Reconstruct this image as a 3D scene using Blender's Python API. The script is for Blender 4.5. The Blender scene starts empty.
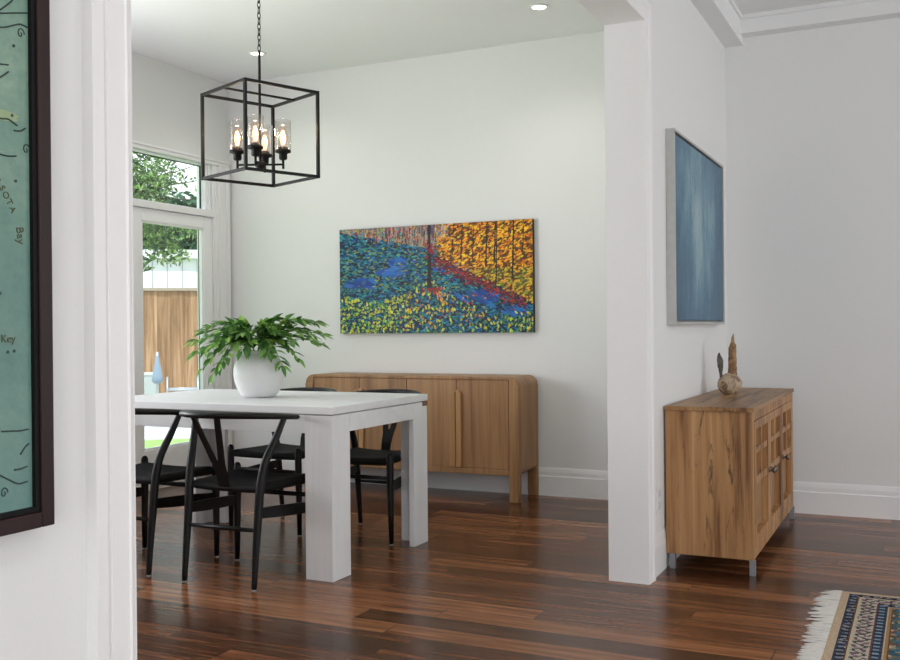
import bpy, bmesh, math, random
import numpy as np
from mathutils import Vector, Matrix, noise as mnoise

scene = bpy.context.scene
C = scene.collection
PI = math.pi
rnd = random.Random(7)

# ------------------------------------------------------------------ helpers
def s2l(c):
    return tuple(((v / 255.0) / 12.92 if v / 255.0 <= 0.04045 else (((v / 255.0) + 0.055) / 1.055) ** 2.4) for v in c)

def new_mat(name):
    m = bpy.data.materials.new(name)
    m.use_nodes = True
    nt = m.node_tree
    b = nt.nodes['Principled BSDF']
    return m, nt, b

def plain(name, rgb, rough=0.5, metal=0.0, spec=0.5, bump=0.0, bscale=60.0, var=0.04):
    """A painted or metal surface with a slight noise in colour and relief."""
    m, nt, b = new_mat(name)
    c = s2l(rgb)
    tc = nt.nodes.new('ShaderNodeTexCoord')
    n = nt.nodes.new('ShaderNodeTexNoise')
    n.inputs['Scale'].default_value = bscale
    n.inputs['Detail'].default_value = 3
    nt.links.new(tc.outputs['Object'], n.inputs['Vector'])
    r = nt.nodes.new('ShaderNodeValToRGB')
    r.color_ramp.elements[0].position = 0.3
    r.color_ramp.elements[1].position = 0.7
    r.color_ramp.elements[0].color = tuple(v * (1 - var) for v in c) + (1,)
    r.color_ramp.elements[1].color = tuple(min(1, v * (1 + var)) for v in c) + (1,)
    nt.links.new(n.outputs['Fac'], r.inputs['Fac'])
    nt.links.new(r.outputs['Color'], b.inputs['Base Color'])
    b.inputs['Roughness'].default_value = rough
    b.inputs['Metallic'].default_value = metal
    b.inputs['Specular IOR Level'].default_value = spec
    if bump:
        bp = nt.nodes.new('ShaderNodeBump')
        bp.inputs['Strength'].default_value = bump
        bp.inputs['Distance'].default_value = 0.002
        nt.links.new(n.outputs['Fac'], bp.inputs['Height'])
        nt.links.new(bp.outputs['Normal'], b.inputs['Normal'])
    return m

def ramp(nt, fac, stops):
    r = nt.nodes.new('ShaderNodeValToRGB')
    els = r.color_ramp.elements
    while len(els) > 1:
        els.remove(els[-1])
    els[0].position = stops[0][0]
    els[0].color = s2l(stops[0][1]) + (1,)
    for p, c in stops[1:]:
        e = els.new(p)
        e.color = s2l(c) + (1,)
    nt.links.new(fac, r.inputs['Fac'])
    return r.outputs['Color']

def mathn(nt, op, a, b=None, c=None):
    n = nt.nodes.new('ShaderNodeMath')
    n.operation = op
    for i, v in enumerate((a, b, c)):
        if v is None:
            continue
        if isinstance(v, (int, float)):
            n.inputs[i].default_value = v
        else:
            nt.links.new(v, n.inputs[i])
    return n.outputs[0]

def mix(nt, fac, a, b, mode='MIX'):
    n = nt.nodes.new('ShaderNodeMix')
    n.data_type = 'RGBA'
    n.blend_type = mode
    if isinstance(fac, (int, float)):
        n.inputs[0].default_value = fac
    else:
        nt.links.new(fac, n.inputs[0])
    for i, v in ((6, a), (7, b)):
        if isinstance(v, tuple):
            n.inputs[i].default_value = v
        else:
            nt.links.new(v, n.inputs[i])
    return n.outputs[2]

def noise(nt, vec, scale, detail=4, rough=0.55, dist=0.0):
    n = nt.nodes.new('ShaderNodeTexNoise')
    n.inputs['Scale'].default_value = scale
    n.inputs['Detail'].default_value = detail
    n.inputs['Roughness'].default_value = rough
    n.inputs['Distortion'].default_value = dist
    nt.links.new(vec, n.inputs['Vector'])
    return n.outputs['Fac']

def mapped(nt, scale, loc=(0, 0, 0)):
    tc = nt.nodes.new('ShaderNodeTexCoord')
    mp = nt.nodes.new('ShaderNodeMapping')
    mp.inputs['Scale'].default_value = scale
    mp.inputs['Location'].default_value = loc
    nt.links.new(tc.outputs['Object'], mp.inputs['Vector'])
    return mp.outputs['Vector']

def wood(name, axis, stops, rough=0.5, knots=0.0, crack=None, fine=40.0, spec=0.4, loc=(0, 0, 0), bump=0.15, kth=0.585):
    """Grain that runs along one local axis."""
    m, nt, b = new_mat(name)
    sc = [9.0, 9.0, 9.0]
    sc[axis] = 0.7
    v = mapped(nt, tuple(sc), loc)
    g1 = noise(nt, v, 1.0, 5, 0.6, 0.6)
    sc2 = [fine, fine, fine]
    sc2[axis] = fine * 0.03
    v2 = mapped(nt, tuple(sc2), loc)
    g2 = noise(nt, v2, 1.0, 3, 0.6, 0.2)
    f = mathn(nt, 'ADD', mathn(nt, 'MULTIPLY', g1, 0.65), mathn(nt, 'MULTIPLY', g2, 0.35))
    col = ramp(nt, f, stops)
    if knots:
        sk = [5.0, 5.0, 5.0]
        sk[axis] = 0.8
        vk = mapped(nt, tuple(sk), (loc[0] + 3.3, loc[1] + 1.7, loc[2] + 0.4))
        k = noise(nt, vk, 2.6, 6, 0.68, 1.3)
        kf = mathn(nt, 'SMOOTH_MIN', mathn(nt, 'MULTIPLY', mathn(nt, 'SUBTRACT', k, kth), 12.0), 1.0, 0.1)
        kf = mathn(nt, 'MULTIPLY', mathn(nt, 'MAXIMUM', kf, 0.0), knots)
        col = mix(nt, kf, col, s2l(crack) + (1,))
    nt.links.new(col, b.inputs['Base Color'])
    b.inputs['Roughness'].default_value = rough
    b.inputs['Specular IOR Level'].default_value = spec
    bp = nt.nodes.new('ShaderNodeBump')
    bp.inputs['Strength'].default_value = bump
    bp.inputs['Distance'].default_value = 0.001
    nt.links.new(g2, bp.inputs['Height'])
    nt.links.new(bp.outputs['Normal'], b.inputs['Normal'])
    return m

def emit(name, rgb, strength):
    m, nt, b = new_mat(name)
    b.inputs['Base Color'].default_value = s2l(rgb) + (1,)
    b.inputs['Emission Color'].default_value = s2l(rgb) + (1,)
    b.inputs['Emission Strength'].default_value = strength
    return m

def thin_glass(name, tint=(1, 1, 1), refl=1.0):
    m, nt, b = new_mat(name)
    nt.nodes.remove(b)
    out = nt.nodes['Material Output']
    t = nt.nodes.new('ShaderNodeBsdfTransparent')
    t.inputs['Color'].default_value = tint + (1,)
    g = nt.nodes.new('ShaderNodeBsdfGlossy')
    g.inputs['Roughness'].default_value = 0.02
    fr = nt.nodes.new('ShaderNodeLayerWeight')
    fr.inputs['Blend'].default_value = 0.5
    f = mathn(nt, 'ADD', 0.04 * refl, mathn(nt, 'MULTIPLY', mathn(nt, 'POWER', fr.outputs['Facing'], 5.0), 0.7 * refl))
    mx = nt.nodes.new('ShaderNodeMixShader')
    nt.links.new(f, mx.inputs[0])
    nt.links.new(t.outputs[0], mx.inputs[1])
    nt.links.new(g.outputs[0], mx.inputs[2])
    nt.links.new(mx.outputs[0], out.inputs['Surface'])
    return m

def attr_mat(name, rough, spec=0.3, bump=0.0, bscale=400.0):
    m, nt, b = new_mat(name)
    a = nt.nodes.new('ShaderNodeVertexColor')
    a.layer_name = 'Col'
    nt.links.new(a.outputs['Color'], b.inputs['Base Color'])
    b.inputs['Roughness'].default_value = rough
    b.inputs['Specular IOR Level'].default_value = spec
    if bump:
        v = mapped(nt, (1, 1, 1))
        n = noise(nt, v, bscale, 2)
        bp = nt.nodes.new('ShaderNodeBump')
        bp.inputs['Strength'].default_value = bump
        bp.inputs['Distance'].default_value = 0.003
        nt.links.new(n, bp.inputs['Height'])
        nt.links.new(bp.outputs['Normal'], b.inputs['Normal'])
    return m

class MB:
    """Collects shapes and links them as ONE mesh object."""
    def __init__(self):
        self.v, self.f, self.s = [], [], []

    def add(self, verts, faces, smooth=False):
        o = len(self.v)
        self.v += [tuple(p) for p in verts]
        self.f += [tuple(i + o for i in f) for f in faces]
        self.s += [smooth] * len(faces)
        return self

    def box(self, x0, x1, y0, y1, z0, z1, bev=0.0, seg=2):
        bm = bmesh.new()
        bmesh.ops.create_cube(bm, size=1.0)
        for p in bm.verts:
            p.co = Vector((x0 + (p.co.x + .5) * (x1 - x0), y0 + (p.co.y + .5) * (y1 - y0), z0 + (p.co.z + .5) * (z1 - z0)))
        if bev:
            bmesh.ops.bevel(bm, geom=bm.edges[:], offset=bev, segments=seg, profile=0.5, affect='EDGES')
        bm.normal_update()
        bm.verts.index_update()
        self.add([p.co[:] for p in bm.verts], [[q.index for q in f.verts] for f in bm.faces], False)
        bm.free()
        return self

    def tube(self, pts, rad, n=12, smooth=True, flat=None, caps=True, up=(0, 0, 1)):
        """rad: a number, or one per point; flat: (a, b) multipliers across / up."""
        pts = [Vector(p) for p in pts]
        if isinstance(rad, (int, float)):
            rad = [rad] * len(pts)
        a, b = flat if flat else (1, 1)
        vs, fs = [], []
        side_prev = None
        for i, p in enumerate(pts):
            t = (pts[min(i + 1, len(pts) - 1)] - pts[max(i - 1, 0)]).normalized()
            u = Vector(up)
            if abs(t.dot(u)) > 0.95:
                u = Vector((0, 1, 0))
            side = t.cross(u).normalized()
            if side_prev is not None and side.dot(side_prev) < 0:
                side = -side
            side_prev = side
            w = side.cross(t).normalized()
            for k in range(n):
                an = 2 * PI * k / n
                vs.append(p + side * (math.cos(an) * rad[i] * a) + w * (math.sin(an) * rad[i] * b))
        for i in range(len(pts) - 1):
            for k in range(n):
                fs.append((i * n + k, i * n + (k + 1) % n, (i + 1) * n + (k + 1) % n, (i + 1) * n + k))
        o = len(self.v)
        self.add(vs, fs, smooth)
        if caps:
            self.f.append(tuple(o + k for k in range(n))[::-1]); self.s.append(False)
            self.f.append(tuple(o + (len(pts) - 1) * n + k for k in range(n))); self.s.append(False)
        return self

    def lathe(self, prof, n=32, at=(0, 0, 0), smooth=True):
        vs, fs = [], []
        for r, z in prof:
            for k in range(n):
                an = 2 * PI * k / n
                vs.append((at[0] + r * math.cos(an), at[1] + r * math.sin(an), at[2] + z))
        for i in range(len(prof) - 1):
            for k in range(n):
                fs.append((i * n + k, i * n + (k + 1) % n, (i + 1) * n + (k + 1) % n, (i + 1) * n + k))
        self.add(vs, fs, smooth)
        return self

    def prism(self, poly, axis, a0, a1, smooth=False):
        """poly in the two other axes (in x,y,z order), swept along axis."""
        n = len(poly)
        vs = []
        for a in (a0, a1):
            for p, q in poly:
                c = [p, q]
                c.insert(axis, a)
                vs.append(tuple(c))
        fs = [tuple(range(n))[::-1], tuple(range(n, 2 * n))]
        for k in range(n):
            fs.append((k, (k + 1) % n, n + (k + 1) % n, n + k))
        self.add(vs, fs, smooth)
        return self

    def build(self, name, mat, parent=None, fix=True, loc=None):
        me = bpy.data.meshes.new(name)
        me.from_pydata(self.v, [], self.f)
        me.polygons.foreach_set('use_smooth', self.s)
        if fix:
            bm = bmesh.new()
            bm.from_mesh(me)
            bmesh.ops.recalc_face_normals(bm, faces=bm.faces[:])
            bm.to_mesh(me)
            bm.free()
        for m in (mat if isinstance(mat, (list, tuple)) else [mat]):
            me.materials.append(m)
        me.update()
        o = bpy.data.objects.new(name, me)
        C.objects.link(o)
        if parent is not None:
            o.parent = parent
        if loc is not None:
            o.location = loc
        return o

def tag(o, label=None, cat=None, group=None, kind=None):
    if label: o['label'] = label
    if cat: o['category'] = cat
    if group: o['group'] = group
    if kind: o['kind'] = kind
    return o

def empty(name, label, cat, loc=(0, 0, 0), rz=0.0, group=None):
    o = bpy.data.objects.new(name, None)
    C.objects.link(o)
    o.empty_display_size = 0.05
    o.location = loc
    o.rotation_euler = (0, 0, rz)
    return tag(o, label, cat, group)

def struct(name, mb, mat, label=None):
    o = mb.build(name, mat)
    o['kind'] = 'structure'
    if label: o['label'] = label
    return o

def dup(root, label, loc, rz=0.0):
    kids = {}
    for o in bpy.data.objects:
        if o.parent is not None:
            kids.setdefault(o.parent.name, []).append(o)
    r = root.copy()
    C.objects.link(r)
    r.location = loc
    r.rotation_euler = (0, 0, rz)
    r['label'] = label
    for ch in kids.get(root.name, []):
        c = ch.copy(); C.objects.link(c); c.parent = r
        for g in kids.get(ch.name, []):
            d = g.copy(); C.objects.link(d); d.parent = c
    return r

def smooth_path(pts, k=6):
    pts = [Vector(p) for p in pts]
    P = [pts[0] * 2 - pts[1]] + pts + [pts[-1] * 2 - pts[-2]]
    out = []
    for i in range(1, len(P) - 2):
        for j in range(k):
            t = j / k
            a, b, c, d = P[i - 1], P[i], P[i + 1], P[i + 2]
            out.append(0.5 * ((2 * b) + (c - a) * t + (2 * a - 5 * b + 4 * c - d) * t * t + (3 * b - a - 3 * c + d) * t ** 3))
    out.append(pts[-1])
    return out

def lerp_list(vals, n):
    xs = np.linspace(0, len(vals) - 1, n)
    return list(np.interp(xs, range(len(vals)), vals))

# ------------------------------------------------------------------ camera
H = 1.12
f_px = 990.85
yaw, pitch, roll = 0.447795, -0.00194, -0.0089537
fw = Vector((-math.sin(yaw), math.cos(yaw), 0))
rt = Vector((math.cos(yaw), math.sin(yaw), 0))
up = Vector((0, 0, 1))
fw2 = fw * math.cos(pitch) + up * math.sin(pitch)
up2 = up * math.cos(pitch) - fw * math.sin(pitch)
r3 = rt * math.cos(roll) + up2 * math.sin(roll)
u3 = up2 * math.cos(roll) - rt * math.sin(roll)
cam = bpy.data.cameras.new('camera')
cam.sensor_fit = 'HORIZONTAL'
cam.sensor_width = 36.0
cam.lens = f_px / 900 * 36.0
cam.clip_start = 0.05
co = bpy.data.objects.new('camera', cam)
C.objects.link(co)
M = Matrix((r3, u3, -fw2)).transposed().to_4x4()
M.translation = Vector((0, 0, H))
co.matrix_world = M
scene.camera = co

# ------------------------------------------------------------------ materials
m_wall = plain('wall_paint', (231, 232, 231), 0.85, spec=0.15, bump=0.05, bscale=180, var=0.008)
m_ceil = plain('ceiling_paint', (235, 236, 236), 0.9, spec=0.1, var=0.005)
m_trim = plain('trim_paint', (240, 240, 240), 0.4, spec=0.3, var=0.006)
m_door = plain('door_paint', (246, 247, 247), 0.4, spec=0.3, var=0.006)
m_glass = thin_glass('window_glass', (0.96, 0.98, 0.97))
m_shade_glass = thin_glass('lamp_glass', (0.97, 0.96, 0.95), 1.3)
m_black_metal = plain('black_metal', (15, 14, 13), 0.5, metal=0.0, spec=0.3, bscale=40, var=0.15)
m_black_wood = plain('black_wood', (13, 12, 12), 0.4, spec=0.3, bump=0.1, bscale=90, var=0.2)
m_glide = plain('glide', (190, 188, 182), 0.5)
m_gasket = plain('dark_gasket', (40, 42, 46), 0.7)
m_ceramic = plain('white_ceramic', (226, 226, 226), 0.4, spec=0.4, bump=0.15, bscale=25, var=0.015)
m_steel = plain('steel', (150, 152, 156), 0.4, metal=0.7, var=0.05)
m_pewter = plain('pewter', (120, 112, 100), 0.35, metal=0.85, var=0.1)
m_plate = plain('white_plastic', (232, 233, 233), 0.35, var=0.005)

OAK = [(0.25, (98, 69, 44)), (0.42, (143, 105, 69)), (0.55, (165, 125, 85)), (0.72, (186, 146, 103))]
m_oak_v = wood('oak_vertical', 2, OAK, 0.45, fine=55)
m_oak_handle = wood('oak_handle', 2, [(0.25, (158, 117, 76)), (0.5, (176, 134, 90)), (0.75, (190, 148, 104))], 0.4, fine=55, loc=(7.0, 1.0, 3.0))
m_oak_h = wood('oak_lengthwise', 0, OAK, 0.45, fine=55, loc=(2.0, 5.0, 1.0))
RUST = [(0.32, (76, 48, 28)), (0.42, (126, 86, 52)), (0.49, (168, 124, 80)), (0.56, (180, 136, 90)), (0.66, (204, 164, 118))]
m_rust_v = wood('rustic_vertical', 2, RUST, 0.5, knots=0.9, crack=(62, 40, 27), fine=38, loc=(0.6, 0.2, 0.3), kth=0.562)
m_rust_y = wood('rustic_lengthwise', 1, [(p, tuple(int(v * .92) for v in c)) for p, c in RUST], 0.42, knots=0.7, crack=(76, 50, 34), fine=45)
m_cane = None
TW = [(0.2, (218, 219, 219)), (0.5, (229, 230, 230)), (0.8, (236, 237, 237))]
m_table_x = wood('whitewashed_lengthwise', 0, TW, 0.42, fine=60, spec=0.4)
m_table_v = wood('whitewashed_vertical', 2, TW, 0.42, fine=60, spec=0.4)

def floor_material():
    m, nt, b = new_mat('walnut_planks')
    tc = nt.nodes.new('ShaderNodeTexCoord')
    sp = nt.nodes.new('ShaderNodeSeparateXYZ')
    nt.links.new(tc.outputs['Object'], sp.inputs[0])
    x, y = sp.outputs[0], sp.outputs[1]
    yw = mathn(nt, 'DIVIDE', y, 0.127)
    row = mathn(nt, 'FLOOR', yw)
    fy = mathn(nt, 'FRACT', yw)
    wn = nt.nodes.new('ShaderNodeTexWhiteNoise'); wn.noise_dimensions = '1D'
    nt.links.new(row, wn.inputs['W'])
    xs = mathn(nt, 'DIVIDE', mathn(nt, 'ADD', x, mathn(nt, 'MULTIPLY', wn.outputs['Value'], 7.0)), 1.25)
    col = mathn(nt, 'FLOOR', xs)
    fx = mathn(nt, 'FRACT', xs)
    cb = nt.nodes.new('ShaderNodeCombineXYZ')
    nt.links.new(row, cb.inputs[0]); nt.links.new(col, cb.inputs[1])
    w2 = nt.nodes.new('ShaderNodeTexWhiteNoise'); w2.noise_dimensions = '2D'
    nt.links.new(cb.outputs[0], w2.inputs['Vector'])
    pid = w2.outputs['Value']
    # grain
    c2 = nt.nodes.new('ShaderNodeCombineXYZ')
    nt.links.new(mathn(nt, 'MULTIPLY', x, 1.6), c2.inputs[0])
    nt.links.new(mathn(nt, 'MULTIPLY', y, 24.0), c2.inputs[1])
    nt.links.new(mathn(nt, 'MULTIPLY', pid, 30.0), c2.inputs[2])
    g = noise(nt, c2.outputs[0], 1.0, 5, 0.6, 0.8)
    c3 = nt.nodes.new('ShaderNodeCombineXYZ')
    nt.links.new(mathn(nt, 'MULTIPLY', x, 6.0), c3.inputs[0])
    nt.links.new(mathn(nt, 'MULTIPLY', y, 120.0), c3.inputs[1])
    nt.links.new(mathn(nt, 'MULTIPLY', pid, 30.0), c3.inputs[2])
    g2 = noise(nt, c3.outputs[0], 1.0, 3, 0.6)
    fac = mathn(nt, 'ADD', mathn(nt, 'MULTIPLY', pid, 0.24), mathn(nt, 'ADD', mathn(nt, 'MULTIPLY', g, 0.62), mathn(nt, 'MULTIPLY', g2, 0.22)))
    fac = mathn(nt, 'ADD', mathn(nt, 'MULTIPLY', mathn(nt, 'SUBTRACT', fac, 0.5), 1.5), 0.46)
    colr = ramp(nt, fac, [(0.26, (52, 31, 20)), (0.42, (84, 51, 32)), (0.56, (110, 68, 43)), (0.72, (140, 91, 59)), (0.90, (166, 116, 80))])
    ey = mathn(nt, 'MINIMUM', fy, mathn(nt, 'SUBTRACT', 1.0, fy))
    ex = mathn(nt, 'MINIMUM', fx, mathn(nt, 'SUBTRACT', 1.0, fx))
    gap = mathn(nt, 'MAXIMUM', mathn(nt, 'LESS_THAN', ey, 0.014), mathn(nt, 'LESS_THAN', ex, 0.0016))
    colr = mix(nt, mathn(nt, 'MULTIPLY', gap, 0.75), colr, s2l((40, 24, 17)) + (1,))
    nt.links.new(colr, b.inputs['Base Color'])
    rg = mathn(nt, 'ADD', 0.18, mathn(nt, 'MULTIPLY', g2, 0.12))
    nt.links.new(rg, b.inputs['Roughness'])
    b.inputs['Specular IOR Level'].default_value = 0.30
    hb = mathn(nt, 'ADD', mathn(nt, 'MULTIPLY', gap, -1.0), mathn(nt, 'MULTIPLY', g, 0.35))
    wav = noise(nt, mapped(nt, (3.0, 22.0, 1.0)), 1.0, 2)
    hb = mathn(nt, 'ADD', hb, mathn(nt, 'MULTIPLY', wav, 2.6))
    bp = nt.nodes.new('ShaderNodeBump')
    bp.inputs['Strength'].default_value = 0.22
    bp.inputs['Distance'].default_value = 0.0015
    nt.links.new(hb, bp.inputs['Height'])
    nt.links.new(bp.outputs['Normal'], b.inputs['Normal'])
    return m
m_floor = floor_material()

# ------------------------------------------------------------------ room shell
W = -1.100           # living face of the dividing wall
WD = -1.256          # its dining face
YB = 6.224           # back wall
XL = -4.891          # dining left wall
XR, YF = 4.2, -3.0   # unseen living walls
YD = 0.2             # unseen near wall of the dining room
J0, J1 = 1.149, 4.24 # opening in the dividing wall
HD = 2.45
ZD, ZL = 3.035, 2.98 # ceilings
T = 0.16

struct('floor', MB().box(XL - T, XR + T, YF - T, YB + T, -0.12, 0.0), m_floor)
struct('ceiling_dining', MB().box(XL - T, WD, YD - T, YB + T, ZD, ZD + 0.2), m_ceil)
struct('ceiling_living', MB().box(W, XR + T, YF - T, YB + T, ZL, ZL + 0.255), m_ceil)
struct('wall_back', MB().box(XL - T, XR + T, YB, YB + T, 0, 3.3), m_wall)
struct('wall_middle', MB().box(WD, W, YF - T, J0, 0, 3.235).box(WD, W, J1, YB, 0, 3.235).box(WD, W, J0, J1, HD, 3.235), m_wall)
# dining left wall with the door opening (and an unseen opening added nearer the camera for light)
D0, D1, DT = 4.16, 6.075, 2.398
struct('wall_left', MB().box(XL - T, XL, YD - T, 2.3, 0, 3.3).box(XL - T, XL, 2.3, 3.9, 0, 0.4).box(XL - T, XL, 2.3, 3.9, 2.4, 3.3)
       .box(XL - T, XL, 3.9, D0, 0, 3.3).box(XL - T, XL, D1, YB, 0, 3.3).box(XL - T, XL, D0, D1, DT, 3.3), m_wall)
# unseen walls, with openings added to let fill light in
struct('wall_near', MB().box(XL - T, WD, YD - T, YD, 0, 3.3), m_wall)
struct('wall_front', MB().box(W, -0.6, YF - T, YF, 0, 3.2).box(3.4, XR + T, YF - T, YF, 0, 3.2).box(-0.6, 3.4, YF - T, YF, 0, 0.4).box(-0.6, 3.4, YF - T, YF, 2.5, 3.2), m_wall)
struct('wall_right', MB().box(XR, XR + T, YF, -0.1, 0, 3.2).box(XR, XR + T, 2.3, 3.3, 0, 3.2).box(XR, XR + T, -0.1, 2.3, 0, 0.5).box(XR, XR + T, -0.1, 2.3, 2.5, 3.2).box(XR, XR + T, 5.9, YB, 0, 3.2).box(XR, XR + T, 3.3, 5.9, 0, 0.5).box(XR, XR + T, 3.3, 5.9, 2.5, 3.2), m_wall)

# ceiling beams of the living room
def beam_side():
    mb = MB().box(W, -0.992, YF, YB, 2.825, ZL)
    mb.box(-0.992, -0.978, YF, YB - 0.1, 2.955, ZL)
    return mb
struct('trim_1', beam_side(), m_ceil)
struct('trim_2', MB().box(-0.992, XR, 6.125, YB, 2.872, ZL).box(-0.978, XR, 6.111, 6.125, 2.955, ZL), m_ceil)

# baseboards: plinth with moulded cap
def base_profile():
    return [(0, 0), (0.018, 0), (0.018, 0.128), (0.012, 0.134), (0.012, 0.158), (0.009, 0.172), (0.005, 0.186), (0, 0.186)]
def base_y(x0, x1, y, s=-1):      # runs along X on a wall at y, thickness towards s
    return MB().prism([(y + s * a, z) for a, z in base_profile()], 0, x0, x1)
def base_x(y0, y1, x, s=1):
    return MB().prism([(x + s * a, z) for a, z in base_profile()], 1, y0, y1)
struct('baseboard_back', base_y(XL, WD, YB), m_trim)
struct('baseboard_living', base_y(W, XR, YB), m_trim)
struct('baseboard_middle', MB().prism([(W + a * .45, z) for a, z in base_profile()], 1, J1 + 0.085, YB - 0.018), m_trim)
struct('baseboard_near', base_x(YF, J0 - 0.086, W), m_trim)
struct('baseboard_left', base_x(YD, D0 - 0.12, XL), m_trim)

# jamb lining and casing of the wide opening
TH = 0.02
def casing_profile():   # distance from the inner edge, thickness
    return [(0, 0), (0, 0.013), (0.009, 0.016), (0.012, 0.0135), (0.048, 0.0155), (0.050, 0.0125), (0.053, 0.0155), (0.060, 0.019), (0.083, 0.020), (0.083, 0)]
def casing(side_x, sgn):
    P = casing_profile()
    loops = []
    vs, fs = [], []
    n = len(P)
    path = [((J0, 0.0), (-1, 0)), ((J0, HD), (-1, 1)), ((J1, HD), (1, 1)), ((J1, 0.0), (1, 0))]
    for (y, z), (dy, dz) in path:
        for d, t in P:
            vs.append((side_x + sgn * t, y + dy * d, z + dz * d))
    for i in range(3):
        for k in range(n - 1):
            fs.append((i * n + k, i * n + k + 1, (i + 1) * n + k + 1, (i + 1) * n + k))
    fs.append(tuple(range(n)))
    fs.append(tuple(range(3 * n, 4 * n)))
    return MB().add(vs, fs)
struct('trim_3', casing(W, 1), m_trim)
struct('trim_4', casing(WD, -1), m_trim)
JL = 0.004
struct('trim_5', MB().box(WD - 0.012, W + 0.012, J1 - JL, J1, 0, HD - JL).box(WD - 0.012, W + 0.012, J0, J0 + JL, 0, HD - JL).box(WD - 0.012, W + 0.012, J0, J1, HD - JL, HD), m_trim)

# ------------------------------------------------------------------ glazed door with transom, dining left wall
fr = MB()
xo = XL - T
# jambs, head, transom rail
fr.box(xo, XL + 0.004, 6.035, D1, 0, DT).box(xo, XL + 0.004, D0, D0 + 0.04, 0, DT)
fr.box(xo, XL + 0.004, D0 + 0.04, 6.035, 2.384, DT)
fr.box(xo, XL + 0.012, D0 + 0.04, 6.035, 1.978, 2.028, 0.004)
fr.box(xo, XL - 0.02, D0 + 0.04, 6.035, -0.001, 0.018)
fr_o = struct('trim_6', fr, m_trim)
# transom sashes
for i, (a, b) in enumerate(((5.10, 6.03), (4.205, 5.095))):
    t = MB()
    x0, x1 = XL - 0.085, XL - 0.035
    zb, zt = 2.030, 2.382
    gl, gr = a + 0.07, b - 0.050
    t.box(x0, x1, a, gl, zb, zt, 0.004).box(x0, x1, gr, b, zb, zt, 0.004).box(x0, x1, gl, gr, zt - 0.012, zt, 0.003).box(x0, x1, gl, gr, zb, zb + 0.008, 0.003)
    t.box(x1, x1 + 0.018, b - 0.02, b, zb, zt, 0.003)
    w = t.build('window_%d' % (i + 1), m_door)
    w['kind'] = 'structure'
    MB().box(x0 + 0.004, x0 + 0.010, gl, gr, zb + 0.008, zt - 0.012).build('pane', m_glass, w)
    g = MB()
    for (ya, yb2, za, zb2) in ((gl, gl + 0.010, zb, zt - 0.008), (gr - 0.010, gr, zb, zt - 0.008), (gl, gr, zt - 0.018, zt - 0.008)):
        g.box(x0 + 0.0035, x0 + 0.0115, ya, yb2, za, zb2)
    g.build('gasket', m_gasket, w)
# door leaves
for i, (a, b) in enumerate(((5.145, 6.031), (4.205, 5.14))):
    t = MB()
    x0, x1 = XL - 0.06, XL - 0.012
    gl, gr = a + 0.140, b - 0.098
    z0, z1 = 0.02, 1.975
    t.box(x0, x1, a, gl, z0, z1, 0.004).box(x0, x1, gr, b, z0, z1, 0.004).box(x0, x1, gl, gr, 1.888, z1, 0.004).box(x0, x1, gl, gr, z0, 0.285, 0.004)
    # glazing beads
    for (ya, yb2, za, zb2) in ((gl, gl + 0.012, 0.285, 1.888), (gr - 0.012, gr, 0.285, 1.888), (gl, gr, 0.285, 0.297), (gl, gr, 1.876, 1.888)):
        t.box(x0 + 0.01, x1 - 0.008, ya, yb2, za, zb2, 0.002)
    w = t.build('door_%d' % (i + 1), m_door)
    w['kind'] = 'structure'
    MB().box(x0 + 0.004, x0 + 0.010, gl, gr, 0.287, 1.886).build('pane', m_glass, w)
    g = MB()
    for (ya, yb2, za, zb2) in ((gl, gl + 0.013, 0.285, 1.888), (gr - 0.013, gr, 0.285, 1.888), (gl, gr, 0.285, 0.296), (gl, gr, 1.877, 1.888)):
        g.box(x0 + 0.0035, x0 + 0.0115, ya, yb2, za, zb2)
    g.build('gasket', m_gasket, w)
# interior casing of door + transom
cs = MB()
cs.box(XL, XL + 0.022, 6.085, 6.205, 0, 2.378, 0.004).box(XL, XL + 0.012, 6.05, 6.085, 0, 2.372, 0.003)
cs.box(XL + 0.022, XL + 0.03, 6.16, 6.203, 0, 2.378, 0.003)
cs.box(XL, XL + 0.022, D0 - 0.12, D0 - 0.01, 0, 2.378, 0.004)
cs.box(XL, XL + 0.024, D0 - 0.12, 6.206, 2.378, 2.402, 0.004).box(XL, XL + 0.034, D0 - 0.12, 6.208, 2.402, 2.418, 0.004)
struct('trim_7', cs, m_trim)
# frame of the unseen opening added to the left wall for light
wf = MB()
xa, xb = xo + 0.04, xo + 0.1
wf.box(xa, xb, 2.3, 2.36, 0.4, 2.4).box(xa, xb, 3.84, 3.9, 0.4, 2.4).box(xa, xb, 2.36, 3.84, 0.4, 0.46).box(xa, xb, 2.36, 3.84, 2.34, 2.4).box(xa, xb, 3.07, 3.13, 0.46, 2.34)
struct('window_3', wf, m_trim)

# ------------------------------------------------------------------ wall outlet
ot = empty('wall_outlet', 'white power outlet plate low on the wall just right of the opening', 'outlet', (W, 4.455, 0.335))
MB().box(0.0, 0.006, -0.036, 0.036, -0.06, 0.06, 0.002).build('cover_plate', m_plate, ot)
for dz in (-0.028, 0.028):
    MB().box(0.006, 0.0085, -0.018, 0.018, dz - 0.016, dz + 0.016, 0.001).build('socket', plain('socket_plastic', (206, 214, 220), 0.3), ot)

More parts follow.
